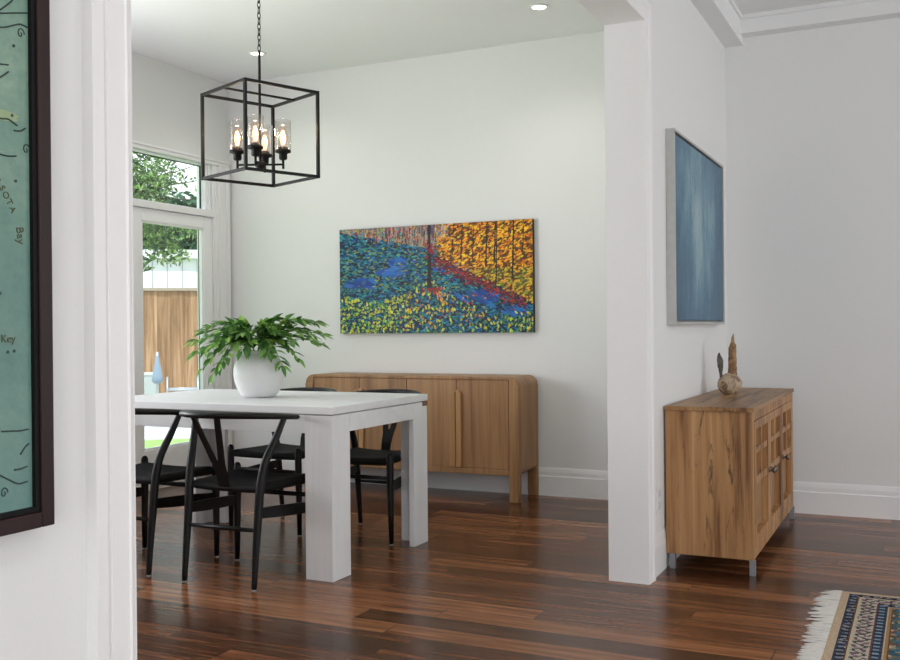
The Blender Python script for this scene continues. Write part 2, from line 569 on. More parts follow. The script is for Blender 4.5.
# ------------------------------------------------------------------ dining table
TX0, TX1, TY0, TY1, TZ = -3.815, -2.365, 3.712, 4.645, 0.775
tb = empty('dining_table', 'whitewashed wooden dining table with thick corner legs, carrying a vase of greenery', 'table', ((TX0 + TX1) / 2, (TY0 + TY1) / 2, 0))
hx, hy = (TX1 - TX0) / 2, (TY1 - TY0) / 2
MB().box(-hx, hx, -hy, hy, TZ - 0.034, TZ, 0.003).build('tabletop', m_table_x, tb)
MB().box(-hx + 0.012, hx - 0.012, -hy + 0.012, hy - 0.012, TZ - 0.040, TZ - 0.034).build('shadow_gap', plain('gap_shade_grey', (168, 166, 163), 0.6), tb)  # strip under the slab, tinted grey to read as its shadow line
MB().box(hx - 0.035, hx + 0.001, hy - 0.055, hy - 0.002, TZ - 0.060, TZ - 0.036, 0.002).build('extension_runner', plain('runner_brown', (126, 84, 64), 0.5), tb)['label'] = 'small brown wooden end under the tabletop corner'
az0, az1 = 0.655, TZ - 0.040
for nm, b in (('apron', (-hx + 0.146, hx - 0.146, -hy + 0.003, -hy + 0.028)), ('apron', (-hx + 0.146, hx - 0.146, hy - 0.028, hy - 0.003)),
              ('apron', (hx - 0.028, hx - 0.003, -hy + 0.156, hy - 0.156)), ('apron', (-hx + 0.003, -hx + 0.028, -hy + 0.156, hy - 0.156))):
    MB().box(*b, az0, az1, 0.0015).build(nm, m_table_x, tb)
for sx in (1, -1):
    for sy in (-1, 1):
        ox, oy = sx * (hx - 0.003), sy * (hy - 0.003)
        poly = [(ox, oy), (ox - sx * 0.143, oy), (ox - sx * 0.143, oy - sy * 0.03), (ox - sx * 0.03, oy - sy * 0.03), (ox - sx * 0.03, oy - sy * 0.153), (ox, oy - sy * 0.153)]
        mb = MB().prism(poly, 2, 0.0, az1)
        lg = mb.build('leg', m_table_v, tb)
        bv = lg.modifiers.new('bevel', 'BEVEL'); bv.width = 0.0025; bv.segments = 2; bv.limit_method = 'ANGLE'

# ------------------------------------------------------------------ wishbone dining chairs
def cord_material():
    m, nt, b = new_mat('black_cord')
    tc = nt.nodes.new('ShaderNodeTexCoord')
    sp = nt.nodes.new('ShaderNodeSeparateXYZ')
    nt.links.new(tc.outputs['Object'], sp.inputs[0])
    ax = mathn(nt, 'ABSOLUTE', sp.outputs[0]); ay = mathn(nt, 'ABSOLUTE', sp.outputs[1])
    sel = mathn(nt, 'GREATER_THAN', ax, ay)
    mixv = mathn(nt, 'ADD', mathn(nt, 'MULTIPLY', sel, ay), mathn(nt, 'MULTIPLY', mathn(nt, 'SUBTRACT', 1.0, sel), ax))
    s = mathn(nt, 'ABSOLUTE', mathn(nt, 'SINE', mathn(nt, 'MULTIPLY', mixv, 600.0)))
    col = ramp(nt, s, [(0.0, (4, 4, 4)), (0.5, (11, 11, 11)), (1.0, (18, 18, 17))])
    nt.links.new(col, b.inputs['Base Color'])
    b.inputs['Roughness'].default_value = 0.7
    b.inputs['Specular IOR Level'].default_value = 0.2
    bp = nt.nodes.new('ShaderNodeBump')
    bp.inputs['Strength'].default_value = 0.6
    bp.inputs['Distance'].default_value = 0.002
    nt.links.new(s, bp.inputs['Height'])
    nt.links.new(bp.outputs['Normal'], b.inputs['Normal'])
    return m
m_cord = cord_material()

def make_chair(label, loc, rz):
    r = empty('dining_chair', label, 'chair', loc, rz, 'black dining chairs around the white table')
    # seat: trapezoid of woven cord, dipped in the middle, rolled over the rails
    N = 14
    vs, fs = [], []
    def seat_pt(u, v, top):
        y = -0.176 + v * 0.406
        hw = 0.196 + v * 0.046
        x = (u * 2 - 1) * hw
        e = min(u, 1 - u, v, 1 - v)
        rollv = 0.016 * (1 - min(1, e / 0.06)) ** 2
        dip = 0.022 * math.sin(PI * u) * (0.4 + 0.6 * math.sin(PI * v))
        z = 0.452 - dip - rollv if top else 0.408 + rollv * 0.8 - dip * 0.3
        if v > 0.98: z += 0.0
        return (x, y, z)
    for top in (True, False):
        for j in range(N + 1):
            for i in range(N + 1):
                vs.append(seat_pt(i / N, j / N, top))
    K = (N + 1) ** 2
    for j in range(N):
        for i in range(N):
            a = j * (N + 1) + i
            fs.append((a, a + 1, a + N + 2, a + N + 1))
            fs.append((K + a, K + a + N + 1, K + a + N + 2, K + a + 1))
    for i in range(N):
        for a, b in ((i, i + 1), ((N) * (N + 1) + i, N * (N + 1) + i + 1), (i * (N + 1), (i + 1) * (N + 1)), (i * (N + 1) + N, (i + 1) * (N + 1) + N)):
            fs.append((a, b, K + b, K + a))
    MB().add(vs, fs, True).build('seat', m_cord, r)
    # top rail with arms
    half = [(0.258, 0.030, 0.728), (0.252, -0.04, 0.735), (0.231, -0.13, 0.744), (0.172, -0.228, 0.752), (0.09, -0.288, 0.756)]
    path = smooth_path(half + [(0, -0.306, 0.757)] + [(-x, y, z) for x, y, z in half[::-1]], 6)
    n = len(path)
    rad = lerp_list([0.015, 0.0165, 0.018, 0.019, 0.020, 0.020, 0.020, 0.019, 0.018, 0.0165, 0.015], n)
    rad[0] *= 0.55; rad[-1] *= 0.55
    MB().tube(path, rad, 14, flat=(1.15, 0.78)).build('top_rail', m_black_wood, r)
    # rear legs sweep up and out to the arms
    for s in (1, -1):
        p = smooth_path([(s * .190, -.215, 0.006), (s * .190, -.200, .16), (s * .191, -.182, .32), (s * .195, -.168, .45), (s * .204, -.145, .545), (s * .226, -.100, .64), (s * .246, -.060, .735)], 6)
        lg = MB().tube(p, lerp_list([.0125, .0155, .019, .0195, .0185, .0165, .0135], len(p)), 14).build('leg', m_black_wood, r)
        MB().lathe([(0, 0), (.010, 0), (.010, .006), (0, .006)], 12, (s * .190, -.215, 0.0)).build('foot_glide', m_glide, lg)
    for s in (1, -1):
        p = [(s * .232, .215, 0.006), (s * .231, .216, .15), (s * .229, .217, .32), (s * .228, .217, .43), (s * .228, .217, .463), (s * .228, .217, .474), (s * .228, .217, .478)]
        lg = MB().tube(p, [.0125, .0155, .0185, .019, .0175, .012, .005], 14).build('leg', m_black_wood, r)
        MB().lathe([(0, 0), (.010, 0), (.010, .006), (0, .006)], 12, (s * .232, .215, 0.0)).build('foot_glide', m_glide, lg)
    # Y splat
    sp = MB()
    th = 0.009
    def slat(pts, ws):
        vs, fs = [], []
        for (x, y, z), w in zip(pts, ws):
            vs += [(x - w, y - th / 2, z), (x + w, y - th / 2, z), (x + w, y + th / 2, z), (x - w, y + th / 2, z)]
        for i in range(len(pts) - 1):
            for k in range(4):
                fs.append((i * 4 + k, i * 4 + (k + 1) % 4, i * 4 + 4 + (k + 1) % 4, i * 4 + 4 + k))
        fs += [(3, 2, 1, 0), tuple(len(vs) - 4 + k for k in range(4))]
        sp.add(vs, fs)
    slat([(0, -.170, .43), (0, -.182, .48), (0, -.205, .53), (0, -.215, .552)], [.027, .029, .032, .036])
    for s in (1, -1):
        slat([(s * .019, -.211, .54), (s * .030, -.230, .59), (s * .046, -.260, .66), (s * .064, -.297, .750)], [.0165, .0155, .0145, .014])
    sp.build('back_splat', m_black_wood, r)
    # stretchers: two flat side boards, thin rods front and rear
    for s in (1, -1):
        vs, fs = [], []
        K2 = 8
        for i in range(K2 + 1):
            t = i / K2
            x = s * (.187 + t * .042); y = -.182 + t * .398; z = .325 - t * .028
            hh = .021 + .005 * math.sin(PI * t)
            for dx, dz in ((-.007, -hh), (.007, -hh), (.007, hh), (-.007, hh)):
                vs.append((x + dx, y, z + dz))
        for i in range(K2):
            for k in range(4):
                fs.append((i * 4 + k, i * 4 + (k + 1) % 4, i * 4 + 4 + (k + 1) % 4, i * 4 + 4 + k))
        MB().add(vs, fs).build('stretcher', m_black_wood, r)
    MB().tube([(-.229, .217, .345), (0, .217, .345), (.229, .217, .345)], [.009, .012, .009], 10).build('stretcher', m_black_wood, r)
    MB().tube([(-.190, -.191, .253), (0, -.191, .253), (.190, -.191, .253)], [.008, .011, .008], 10).build('stretcher', m_black_wood, r)
    return r

ch = make_chair('black wooden Y-back chair nearest the camera, its whole back in view before the table', (-2.796, 3.676, 0), 0.0)
dup(ch, 'black wooden Y-back chair on the near side, cut off by the white opening casing', (-3.396, 3.69, 0), 0.0)
dup(ch, 'black wooden Y-back chair across the table, seen between the two right table legs', (-2.738, 4.69, 0), PI + 0.03)
dup(ch, 'black wooden Y-back chair across the table, its seat seen behind the nearest chair', (-3.298, 4.70, 0), PI - 0.01)

# ------------------------------------------------------------------ vase and greenery
VX, VY = -3.085, 4.155
vz = 0.7755
vs_ = empty('vase', 'round matte white ceramic vase on the dining table holding leafy branches', 'vase', (VX, VY, vz))
prof = [(0.0, 0.0), (0.072, 0.0), (0.088, 0.008), (0.106, 0.035), (0.121, 0.075), (0.129, 0.115), (0.128, 0.145), (0.119, 0.178), (0.101, 0.205), (0.084, 0.219), (0.076, 0.226), (0.076, 0.236), (0.072, 0.238), (0.068, 0.236), (0.067, 0.222), (0.09, 0.2), (0.115, 0.14), (0.10, 0.04), (0.0, 0.02)]
MB().lathe(prof, 40).build('body', m_ceramic, vs_)

def leaf_mat(name, dark, light, rough=0.45):
    m, nt, b = new_mat(name)
    g = nt.nodes.new('ShaderNodeNewGeometry')
    col = ramp(nt, g.outputs['Random Per Island'], [(0.0, dark), (0.5, tuple((a + c) // 2 for a, c in zip(dark, light))), (1.0, light)])
    nt.links.new(col, b.inputs['Base Color'])
    b.inputs['Roughness'].default_value = rough
    b.inputs['Specular IOR Level'].default_value = 0.4
    # light shows through leaves
    nt2 = nt.nodes.new('ShaderNodeBsdfTranslucent')
    nt.links.new(col, nt2.inputs['Color'])
    mx = nt.nodes.new('ShaderNodeMixShader')
    mx.inputs[0].default_value = 0.25
    nt.links.new(b.outputs[0], mx.inputs[1]); nt.links.new(nt2.outputs[0], mx.inputs[2])
    nt.links.new(mx.outputs[0], nt.nodes['Material Output'].inputs['Surface'])
    return m
m_leaf = leaf_mat('green_leaf', (40, 92, 44), (164, 208, 104))
m_stem = plain('green_stem', (88, 92, 48), 0.6)

def add_leaf(mb, base, d, nrm, L, w, droop=0.25):
    d = d.normalized()
    side = d.cross(nrm)
    if side.length < 1e-3:
        side = d.cross(Vector((1, 0, 0)))
    side.normalize()
    n2 = side.cross(d).normalized()
    prof = [(0.0, 0.06), (0.18, 0.62), (0.42, 1.0), (0.7, 0.68), (0.88, 0.3), (1.0, 0.0)]
    vs, fs = [], []
    for t, k in prof[:-1]:
        c = base + d * (L * t) - n2 * (droop * L * t * t)
        h = w * k / 2
        vs += [c - side * h + n2 * h * 0.35, c, c + side * h + n2 * h * 0.35]
    vs.append(base + d * L - n2 * droop * L)
    n = len(prof) - 1
    for i in range(n - 1):
        a = i * 3
        fs += [(a, a + 1, a + 4, a + 3), (a + 1, a + 2, a + 5, a + 4)]
    a = (n - 1) * 3
    fs += [(a, a + 1, a + 3), (a + 1, a + 2, a + 3)]
    mb.add(vs, fs, True)

Lx, Nx = Vector((0.901, 0.433, 0)), Vector((0.433, -0.901, 0))
pl = empty('leafy_branches', 'green leafy branches spreading from the white vase on the table', 'greenery', (VX, VY, vz + 0.24))
ends = [(-.325, .045, .03), (-.315, -.02, .06), (-.27, -.09, .08), (-.205, -.115, .12), (-.30, .09, -.04), (-.235, .125, .03), (-.155, .14, -.05), (-.11, .12, .07), (-.19, .03, .17),
        (-.14, -.05, .17), (-.24, .03, -.10), (-.06, .09, .12), (.02, .03, -.06), (.055, .12, -.02), (.10, .10, .09), (.325, .075, .0), (.30, .135, -.03), (.245, .15, .05), (.32, .03, .06),
        (.215, -.04, .09), (.14, -.075, .13), (.26, .07, -.10), (.08, -.01, .16), (-.05, .0, .17), (.185, .05, .12), (-.29, .0, .10), (-.21, .075, .12), (-.16, .07, .1), (.19, .10, -.06), (.13, .145, -.04), (.05, .12, .05)]
for (l, z, d) in ends:
    mb = MB()
    e = Lx * l + Nx * d + Vector((0, 0, z))
    dirh = Vector((e.x, e.y, 0)).normalized()
    hl = Vector((e.x, e.y, 0)).length
    start = dirh * rnd.uniform(0.01, 0.045) + Vector((0, 0, -0.09))
    midh = max(0.05, z * 0.6 + 0.055)
    path = smooth_path([start, dirh * min(0.055, hl * 0.35) + Vector((0, 0, 0.012)), dirh * (hl * 0.55) + Vector((0, 0, midh)), e], 6)
    mb.tube(path, lerp_list([0.003, 0.0025, 0.002, 0.001], len(path)), 5)
    ns = len(path)
    for i in range(6, ns):
        t = i / (ns - 1)
        p = path[i]
        tan = (path[min(i + 1, ns - 1)] - path[i - 1]).normalized()
        for s in (-1, 1):
            if rnd.random() < 0.08: continue
            sd = tan.cross(Vector((0, 0, 1))).normalized()
            dv = tan * rnd.uniform(0.5, 1.0) + sd * s * rnd.uniform(0.5, 1.0) + Vector((0, 0, rnd.uniform(-0.25, 0.45)))
            L = rnd.uniform(0.055, 0.088) * (1.0 if t < 0.9 else 0.85)
            nr = Vector((rnd.uniform(-.5, .5), rnd.uniform(-.7, .3), 1))
            add_leaf(mb, p, dv, nr, L, L * rnd.uniform(0.34, 0.46), rnd.uniform(0.05, 0.4))
    add_leaf(mb, e, (path[-1] - path[-2]), Vector((0.2, -0.3, 1)), 0.065, 0.024, 0.2)
    mb.build('branch', m_leaf, pl, fix=False)

# ------------------------------------------------------------------ sideboard on the back wall
SX0, SX1, SY0, SY1, SZ = -3.945, -2.335, 5.85, 6.205, 0.804
sb = empty('sideboard', 'long brown wooden sideboard with rounded corners on the back wall below the forest painting', 'sideboard', ((SX0 + SX1) / 2, (SY0 + SY1) / 2, 0))
ax, ay = (SX1 - SX0) / 2, (SY1 - SY0) / 2
def arch(x0, x1, z0, z1, rt_, rb):
    pts = []
    for cx, cz, r, a0 in ((x1 - rt_, z1 - rt_, rt_, 0), (x0 + rt_, z1 - rt_, rt_, 90), (x0 + rb, z0 + rb, rb, 180), (x1 - rb, z0 + rb, rb, 270)):
        for k in range(9):
            a = math.radians(a0 + k * 90 / 8)
            pts.append((cx + r * math.cos(a), cz + r * math.sin(a)))
    return pts
# carcass: rounded shell around the doors
def shell(outer, inner, y0, y1):
    n = len(outer)
    vs = [(x, y0, z) for x, z in outer] + [(x, y0, z) for x, z in inner] + [(x, y1, z) for x, z in outer] + [(x, y1, z) for x, z in inner]
    fs = []
    for k in range(n):
        j = (k + 1) % n
        fs += [(k, j, n + j, n + k), (2 * n + k, 3 * n + k, 3 * n + j, 2 * n + j), (k, 2 * n + k, 2 * n + j, j), (n + k, n + j, 3 * n + j, 3 * n + k)]
    fs.append(tuple(range(3 * n, 4 * n)))
    return MB().add(vs, fs)
outer = arch(-ax, ax, 0.172, SZ, 0.062, 0.05)
inner = arch(-ax + 0.0665, ax - 0.0665, 0.210, SZ - 0.019, 0.002, 0.002)
bo = shell(outer, inner, -ay + 0.004, ay).build('body', m_oak_v, sb)
bv = bo.modifiers.new('bevel', 'BEVEL'); bv.width = 0.004; bv.segments = 2; bv.limit_method = 'ANGLE'
for sx in (1, -1):
    for sy in (-1, 1):
        x0, x1 = sorted((sx * (ax + 0.003), sx * (ax - 0.066)))
        y0, y1 = (-ay, -ay + 0.042) if sy < 0 else (ay - 0.036, ay)
        mb = MB()
        # leg rises as a post along the corner
        top = SZ - 0.058
        bmx = MB().box(x0, x1, y0, y1, 0.0, top, 0.008, 3)
        bmx.build('leg', m_oak_v, sb)
dx0 = -ax + 0.068
dw = (2 * ax - 2 * 0.068) / 4
for k in range(4):
    a, b = dx0 + k * dw, dx0 + (k + 1) * dw
    d = MB().box(a + 0.002, b - 0.002, -ay + 0.006, -ay + 0.024, 0.212, SZ - 0.021, 0.002).build('door', m_oak_v, sb)
    right = (k % 2 == 0)
    h0, h1 = (b - 0.046, b - 0.004) if right else (a + 0.002, a + 0.038)
    hz1 = 0.704 if right else 0.714
    poly = [(h0, 0.214), (h1, 0.214)]
    if right:
        poly += [(h1, hz1), (h1 - 0.018, hz1 - 0.002), (h0, hz1 - 0.016)]
    else:
        poly += [(h1, hz1 - 0.018), (h1 - 0.006, hz1 - 0.005), (h1 - 0.018, hz1), (h0, hz1)]
    hd = MB().prism([(x, z) for x, z in poly], 1, -ay - 0.012, -ay + 0.006)
    ho = hd.build('handle', m_oak_handle, d)
    bv = ho.modifiers.new('bevel', 'BEVEL'); bv.width = 0.004; bv.segments = 3; bv.limit_method = 'ANGLE'

# ------------------------------------------------------------------ forest painting
def paint_forest(GX, GY):
    rs = np.random.RandomState(5)
    img = np.zeros((GY, GX, 3))
    U, V = np.meshgrid((np.arange(GX) + .5) / GX, (np.arange(GY) + .5) / GY)   # V from the top
    img[:] = (12, 34, 54)
    asp = GX / GY
    def hill(u): return 0.03 + 0.42 * u
    def yel(u): return 0.30 + 0.86 * (u - 0.5)
    top_l = (V < hill(U)) & (U < 0.5)
    img[top_l] = (150, 126, 122)
    tr = (U >= 0.5) & (V < yel(U))
    img[tr] = (92, 58, 18)
    img[(U >= 0.5) & (U < 0.545) & (V < .10)] = (206, 164, 136)
    def dab(u, v, a, b, ang, col):
        cx, cy = u * GX, v * GY
        a *= GY * .8; b *= GY * .72
        R = int(max(a, b)) + 2
        x0, x1 = max(0, int(cx) - R), min(GX, int(cx) + R + 1)
        y0, y1 = max(0, int(cy) - R), min(GY, int(cy) + R + 1)
        if x0 >= x1 or y0 >= y1: return
        X, Y = np.meshgrid(np.arange(x0, x1) + .5 - cx, np.arange(y0, y1) + .5 - cy)
        c, s = math.cos(ang), math.sin(ang)
        m = ((X * c + Y * s) / a) ** 2 + ((-X * s + Y * c) / b) ** 2 < 1
        img[y0:y1, x0:x1][m] = col
    def jit(c, k=22):
        return np.clip(np.array(c) + rs.randint(-k, k + 1, 3), 0, 255)
    # far trees, top left
    for _ in range(420):
        u = rs.uniform(0, .52); v = rs.uniform(0, max(.02, hill(u)))
        dab(u, v, rs.uniform(.03, .09), .006, PI / 2 + rs.uniform(-.1, .1), jit([(72, 50, 54), (120, 76, 60), (64, 100, 112), (190, 160, 146), (96, 66, 80)][rs.randint(5)]))
    for _ in range(240):
        u = rs.uniform(0, .5); v = rs.uniform(0, max(.02, hill(u)))
        dab(u, v, .016, .010, rs.uniform(0, 3), jit([(160, 66, 50), (96, 150, 160), (190, 140, 120), (150, 150, 60)][rs.randint(4)]))
    for _ in range(60):
        dab(rs.uniform(.49, .56), rs.uniform(0, .14), .02, .008, rs.uniform(.8, 2.2), jit([(226, 160, 50), (150, 92, 60), (96, 150, 160), (210, 170, 150)][rs.randint(4)]))
    # teal and blue hillside
    for _ in range(6500):
        u, v = rs.uniform(0, 1), rs.uniform(.02, 1)
        if (u < .5 and v < hill(u)) or (u >= .5 and v < yel(u) + .03): continue
        c = [(22, 104, 140), (30, 128, 158), (12, 66, 104), (40, 150, 168), (16, 84, 130), (30, 110, 104), (10, 44, 80), (8, 30, 54)][rs.randint(8)]
        dab(u, v, rs.uniform(.016, .034), rs.uniform(.006, .012), rs.uniform(-.5, .7), jit(c, 16))
    # clear blue hollows
    for (u, v, a, b, g) in ((.10, .53, .12, .055, .1), (.27, .42, .16, .06, -.12), (.29, .33, .07, .04, .2), (.73, .68, .20, .05, .55), (.56, .42, .09, .03, .3), (.92, .80, .12, .03, .5)):
        for _ in range(26):
            dab(u + rs.normal(0, .03), v + rs.normal(0, .018), a * .55, b * .45, g, jit([(24, 84, 170), (16, 66, 140), (34, 106, 186)][rs.randint(3)], 10))
    # green middle ground
    for _ in range(420):
        u, v = rs.uniform(.0, .62), rs.uniform(.12, .62)
        if v < hill(u) + .04: continue
        dab(u, v, rs.uniform(.012, .024), .007, rs.uniform(-.5, .5), jit([(96, 132, 60), (60, 110, 80), (142, 156, 60)][rs.randint(3)]))
    # yellow canopy, right
    for _ in range(2900):
        u = rs.uniform(.5, 1.0); v = rs.uniform(-.02, 1)
        if v > yel(u) + rs.normal(0, .03): continue
        if u < .57 and v < .13 and rs.rand() < .7: continue
        c = [(244, 176, 24), (232, 148, 14), (250, 196, 50), (206, 118, 10), (160, 92, 18), (86, 58, 22)][rs.randint(6)]
        if v > .42: c = [(206, 176, 40), (150, 140, 40), (226, 168, 30), (90, 96, 40)][rs.randint(4)]
        dab(u, v, rs.uniform(.014, .032), rs.uniform(.008, .014), rs.uniform(-.8, .2), jit(c, 18))
    # maroon band falling to the right
    for _ in range(620):
        t = rs.rand(); u = .44 + t * .52; v = .30 + t * .46 + rs.normal(0, .035)
        if rs.rand() < .25: continue
        dab(u, v, rs.uniform(.014, .028), .009, rs.uniform(-.2, .7), jit([(124, 30, 36), (92, 22, 34), (160, 50, 40), (70, 30, 50)][rs.randint(4)], 14))
    # yellow-green clumps, foreground
    for _ in range(3000):
        u = rs.uniform(0, 1); v = rs.uniform(.46, 1.0)
        lim = .60 + .10 * math.sin(u * 9) if u < .5 else .70 + .12 * math.sin(u * 7 + 2)
        if u > .86: lim = .82
        if v < lim: continue
        if rs.rand() < (.42 if u < .36 else (.80 if u < .86 else .5)): continue
        c = [(178, 196, 50), (146, 176, 52), (214, 212, 70), (96, 146, 60), (60, 122, 76), (196, 180, 40)][rs.randint(6)]
        dab(u, v, rs.uniform(.016, .026), rs.uniform(.010, .014), rs.uniform(.6, 2.4), jit(c, 18))
        if rs.rand() < .85:
            dab(u + .008, v + .02, .022, .009, rs.uniform(-.5, .5), jit((16, 52, 66), 12))
    for _ in range(120):
        u, v = rs.uniform(.3, .75), rs.uniform(.62, .95)
        dab(u, v, .013, .008, rs.uniform(0, 3), jit([(180, 70, 50), (216, 140, 40), (120, 40, 60)][rs.randint(3)], 14))
    for _ in range(22):
        dab(.51 + rs.normal(0, .018), .66 + rs.normal(0, .04), .02, .008, rs.uniform(1, 2), jit((226, 150, 40), 16))
    # trunks
    def trunk(u, v0, v1, w, col, lean=0):
        for k in range(60):
            t = k / 59
            dab(u + lean * t, v0 + (v1 - v0) * t, .016, w * (0.8 + .5 * t), PI / 2, jit(col, 8))
    for (u, v1, w) in ((.63, .34, .007), (.585, .28, .005), (.76, .40, .010), (.805, .36, .010), (.812, .60, .009), (.90, .52, .012), (.955, .3, .006), (.69, .3, .005)):
        trunk(u, -.02, v1, w, (50, 34, 22), -.008)
    trunk(.457, -.02, .58, .026, (34, 30, 38))
    for _ in range(70):
        dab(.475 + rs.normal(0, .028), .585 + abs(rs.normal(0, .022)), .014, .008, rs.uniform(-.5, .5), jit((140, 34, 34), 18))
    for _ in range(36):
        dab(.462 + rs.normal(0, .016), .22 + rs.normal(0, .03), .013, .007, rs.uniform(-.5, .5), jit((150, 30, 36), 14))
    return img

def seen(u):   # the sketch of the picture was measured obliquely
    return u / (0.885 + u * 0.115)

def colour_grid(name, W_, H_, img, place, mat, parent):
    """A fine grid whose faces carry painted colours; place(u, v_from_top) -> point."""
    GY, GX, _ = img.shape
    vs = [place(i / GX, j / GY) for j in range(GY + 1) for i in range(GX + 1)]
    fs = []
    for j in range(GY):
        for i in range(GX):
            a = j * (GX + 1) + i
            fs.append((a, a + GX + 1, a + GX + 2, a + 1))
    me = bpy.data.meshes.new(name)
    me.from_pydata(vs, [], fs)
    lin = img / 255.0
    lin = np.where(lin <= 0.04045, lin / 12.92, ((lin + 0.055) / 1.055) ** 2.4)
    at = me.color_attributes.new('Col', 'FLOAT_COLOR', 'CORNER')
    col = np.ones((GX * GY, 4, 4), dtype=np.float32)
    col[:, :, :3] = lin.reshape(-1, 1, 3)
    at.data.foreach_set('color', col.ravel())
    me.materials.append(mat)
    o = bpy.data.objects.new(name, me)
    C.objects.link(o)
    o.parent = parent
    return o

FP = empty('forest_painting', 'long bright painting of an autumn forest and blue hillside above the sideboard', 'painting', (-3.109, YB - 0.001, 1.465))
pw, ph, pd = 1.505, 0.757, 0.036
MB().box(-pw / 2, pw / 2, -pd + 0.001, 0, -ph / 2, ph / 2).build('canvas_edge', plain('canvas_dark', (44, 40, 44), 0.7), FP)
colour_grid('canvas', pw, ph, paint_forest(400, 196), lambda u, v: (-pw / 2 + seen(u) * pw, -pd, ph / 2 - v * ph), attr_mat('forest_paint', 0.45), FP)

# ------------------------------------------------------------------ blue abstract painting on the dividing wall
def blue_material():
    m, nt, b = new_mat('blue_abstract')
    v1 = mapped(nt, (1, 2.6, 1.25), (0, 3.1, 0.4))
    a = noise(nt, v1, 1.7, 5, 0.6, 0.3)
    v2 = mapped(nt, (1, 9, 2.6), (0, 1, 2))
    c = noise(nt, v2, 1.6, 4, 0.6, 0.2)
    v3 = mapped(nt, (1, 1, 1))
    g = noise(nt, v3, 30.0, 6, 0.8)
    f = mathn(nt, 'ADD', mathn(nt, 'MULTIPLY', a, 0.56), mathn(nt, 'ADD', mathn(nt, 'MULTIPLY', c, 0.30), mathn(nt, 'MULTIPLY', g, 0.22)))
    tc = nt.nodes.new('ShaderNodeTexCoord')
    sp = nt.nodes.new('ShaderNodeSeparateXYZ')
    nt.links.new(tc.outputs['Object'], sp.inputs[0])
    # the middle and upper part of the picture is paler
    yy = mathn(nt, 'ABSOLUTE', mathn(nt, 'ADD', sp.outputs[1], 0.02))
    pale = mathn(nt, 'SUBTRACT', 0.21, mathn(nt, 'MULTIPLY', yy, 0.45))
    zz = mathn(nt, 'MULTIPLY', mathn(nt, 'ABSOLUTE', mathn(nt, 'SUBTRACT', sp.outputs[2], 0.12)), 0.30)
    f = mathn(nt, 'ADD', f, mathn(nt, 'SUBTRACT', pale, zz))
    col = ramp(nt, f, [(0.36, (40, 84, 112)), (0.50, (58, 106, 134)), (0.62, (92, 136, 156)), (0.74, (136, 168, 178)), (0.88, (168, 188, 190))])
    nt.links.new(col, b.inputs['Base Color'])
    b.inputs['Roughness'].default_value = 0.4
    return m
BY0, BY1, BZ0, BZ1 = 4.65, 5.90, 1.127, 2.05
BP = empty('abstract_painting', 'blue abstract painting in a silver float frame on the wall over the rustic cabinet', 'painting', (W + 0.001, (BY0 + BY1) / 2, (BZ0 + BZ1) / 2))
by, bz, bd = (BY1 - BY0) / 2, (BZ1 - BZ0) / 2, 0.043
m_silver = plain('silver_leaf', (186, 187, 184), 0.4, metal=0.25, bscale=30, var=0.05)
ff = MB()
for (a, b2, c, d) in ((-by, -by + 0.012, -bz, bz), (by - 0.012, by, -bz, bz), (-by + 0.012, by - 0.012, -bz, -bz + 0.012), (-by + 0.012, by - 0.012, bz - 0.012, bz)):
    ff.box(0, bd, a, b2, c, d, 0.001)
ff.box(0, 0.006, -by + 0.012, by - 0.012, -bz + 0.012, bz - 0.012)
ff.build('frame', m_silver, BP)
MB().box(0.006, bd - 0.006, -by + 0.022, by - 0.022, -bz + 0.022, bz - 0.022, 0.002).build('canvas', blue_material(), BP)

# ------------------------------------------------------------------ rustic cabinet
KX0, KX1, KY0, KY1 = -1.0915, -0.700, 4.563, 6.035
cb = empty('rustic_cabinet', 'rustic brown wood cabinet on short grey legs against the wall under the blue painting', 'cabinet', ((KX0 + KX1) / 2, (KY0 + KY1) / 2, 0))
kx, ky = (KX1 - KX0) / 2, (KY1 - KY0) / 2
MB().box(-kx, kx - 0.036, -ky, ky, 0.07, 0.732, 0.002).build('body', m_rust_v, cb)
MB().box(-kx - 0.0, kx + 0.007, -ky - 0.012, ky + 0.008, 0.732, 0.752, 0.002).build('top', m_rust_y, cb)
for sx in (-1, 1):
    for sy in (-1, 1):
        cx, cy = sx * (kx - 0.016) + (0.010 if sx > 0 else 0), sy * (ky - 0.014)
        if sx < 0: cx += 0.012
        MB().box(cx - 0.013, cx + 0.013, cy - 0.013, cy + 0.013, 0, 0.07, 0.001).build('leg', m_steel, cb)['label'] = 'short square grey metal leg'
# front frame
ffm = MB()
fx0, fx1 = kx - 0.036, kx
ffm.box(fx0, fx1, -ky, ky, 0.07, 0.115).box(fx0, fx1, -ky, ky, 0.690, 0.732).box(fx0, fx1, -ky, -ky + 0.04, 0.115, 0.690).box(fx0, fx1, ky - 0.04, ky, 0.115, 0.690)
ffm.build('face_frame', m_rust_v, cb)
def cane_material():
    m, nt, b = new_mat('woven_cane')
    v = mapped(nt, (1, 1, 1))
    ch_ = nt.nodes.new('ShaderNodeTexChecker')
    ch_.inputs['Scale'].default_value = 90
    ch_.inputs['Color1'].default_value = s2l((184, 146, 102)) + (1,)
    ch_.inputs['Color2'].default_value = s2l((128, 92, 60)) + (1,)
    nt.links.new(v, ch_.inputs['Vector'])
    nt.links.new(ch_.outputs['Color'], b.inputs['Base Color'])
    b.inputs['Roughness'].default_value = 0.6
    bp = nt.nodes.new('ShaderNodeBump'); bp.inputs['Strength'].default_value = 0.6; bp.inputs['Distance'].default_value = 0.002
    nt.links.new(ch_.outputs['Fac'], bp.inputs['Height']); nt.links.new(bp.outputs['Normal'], b.inputs['Normal'])
    return m
m_cane = cane_material()
nd = 3
da, db = -ky + 0.042, ky - 0.042
w_ = (db - da) / nd
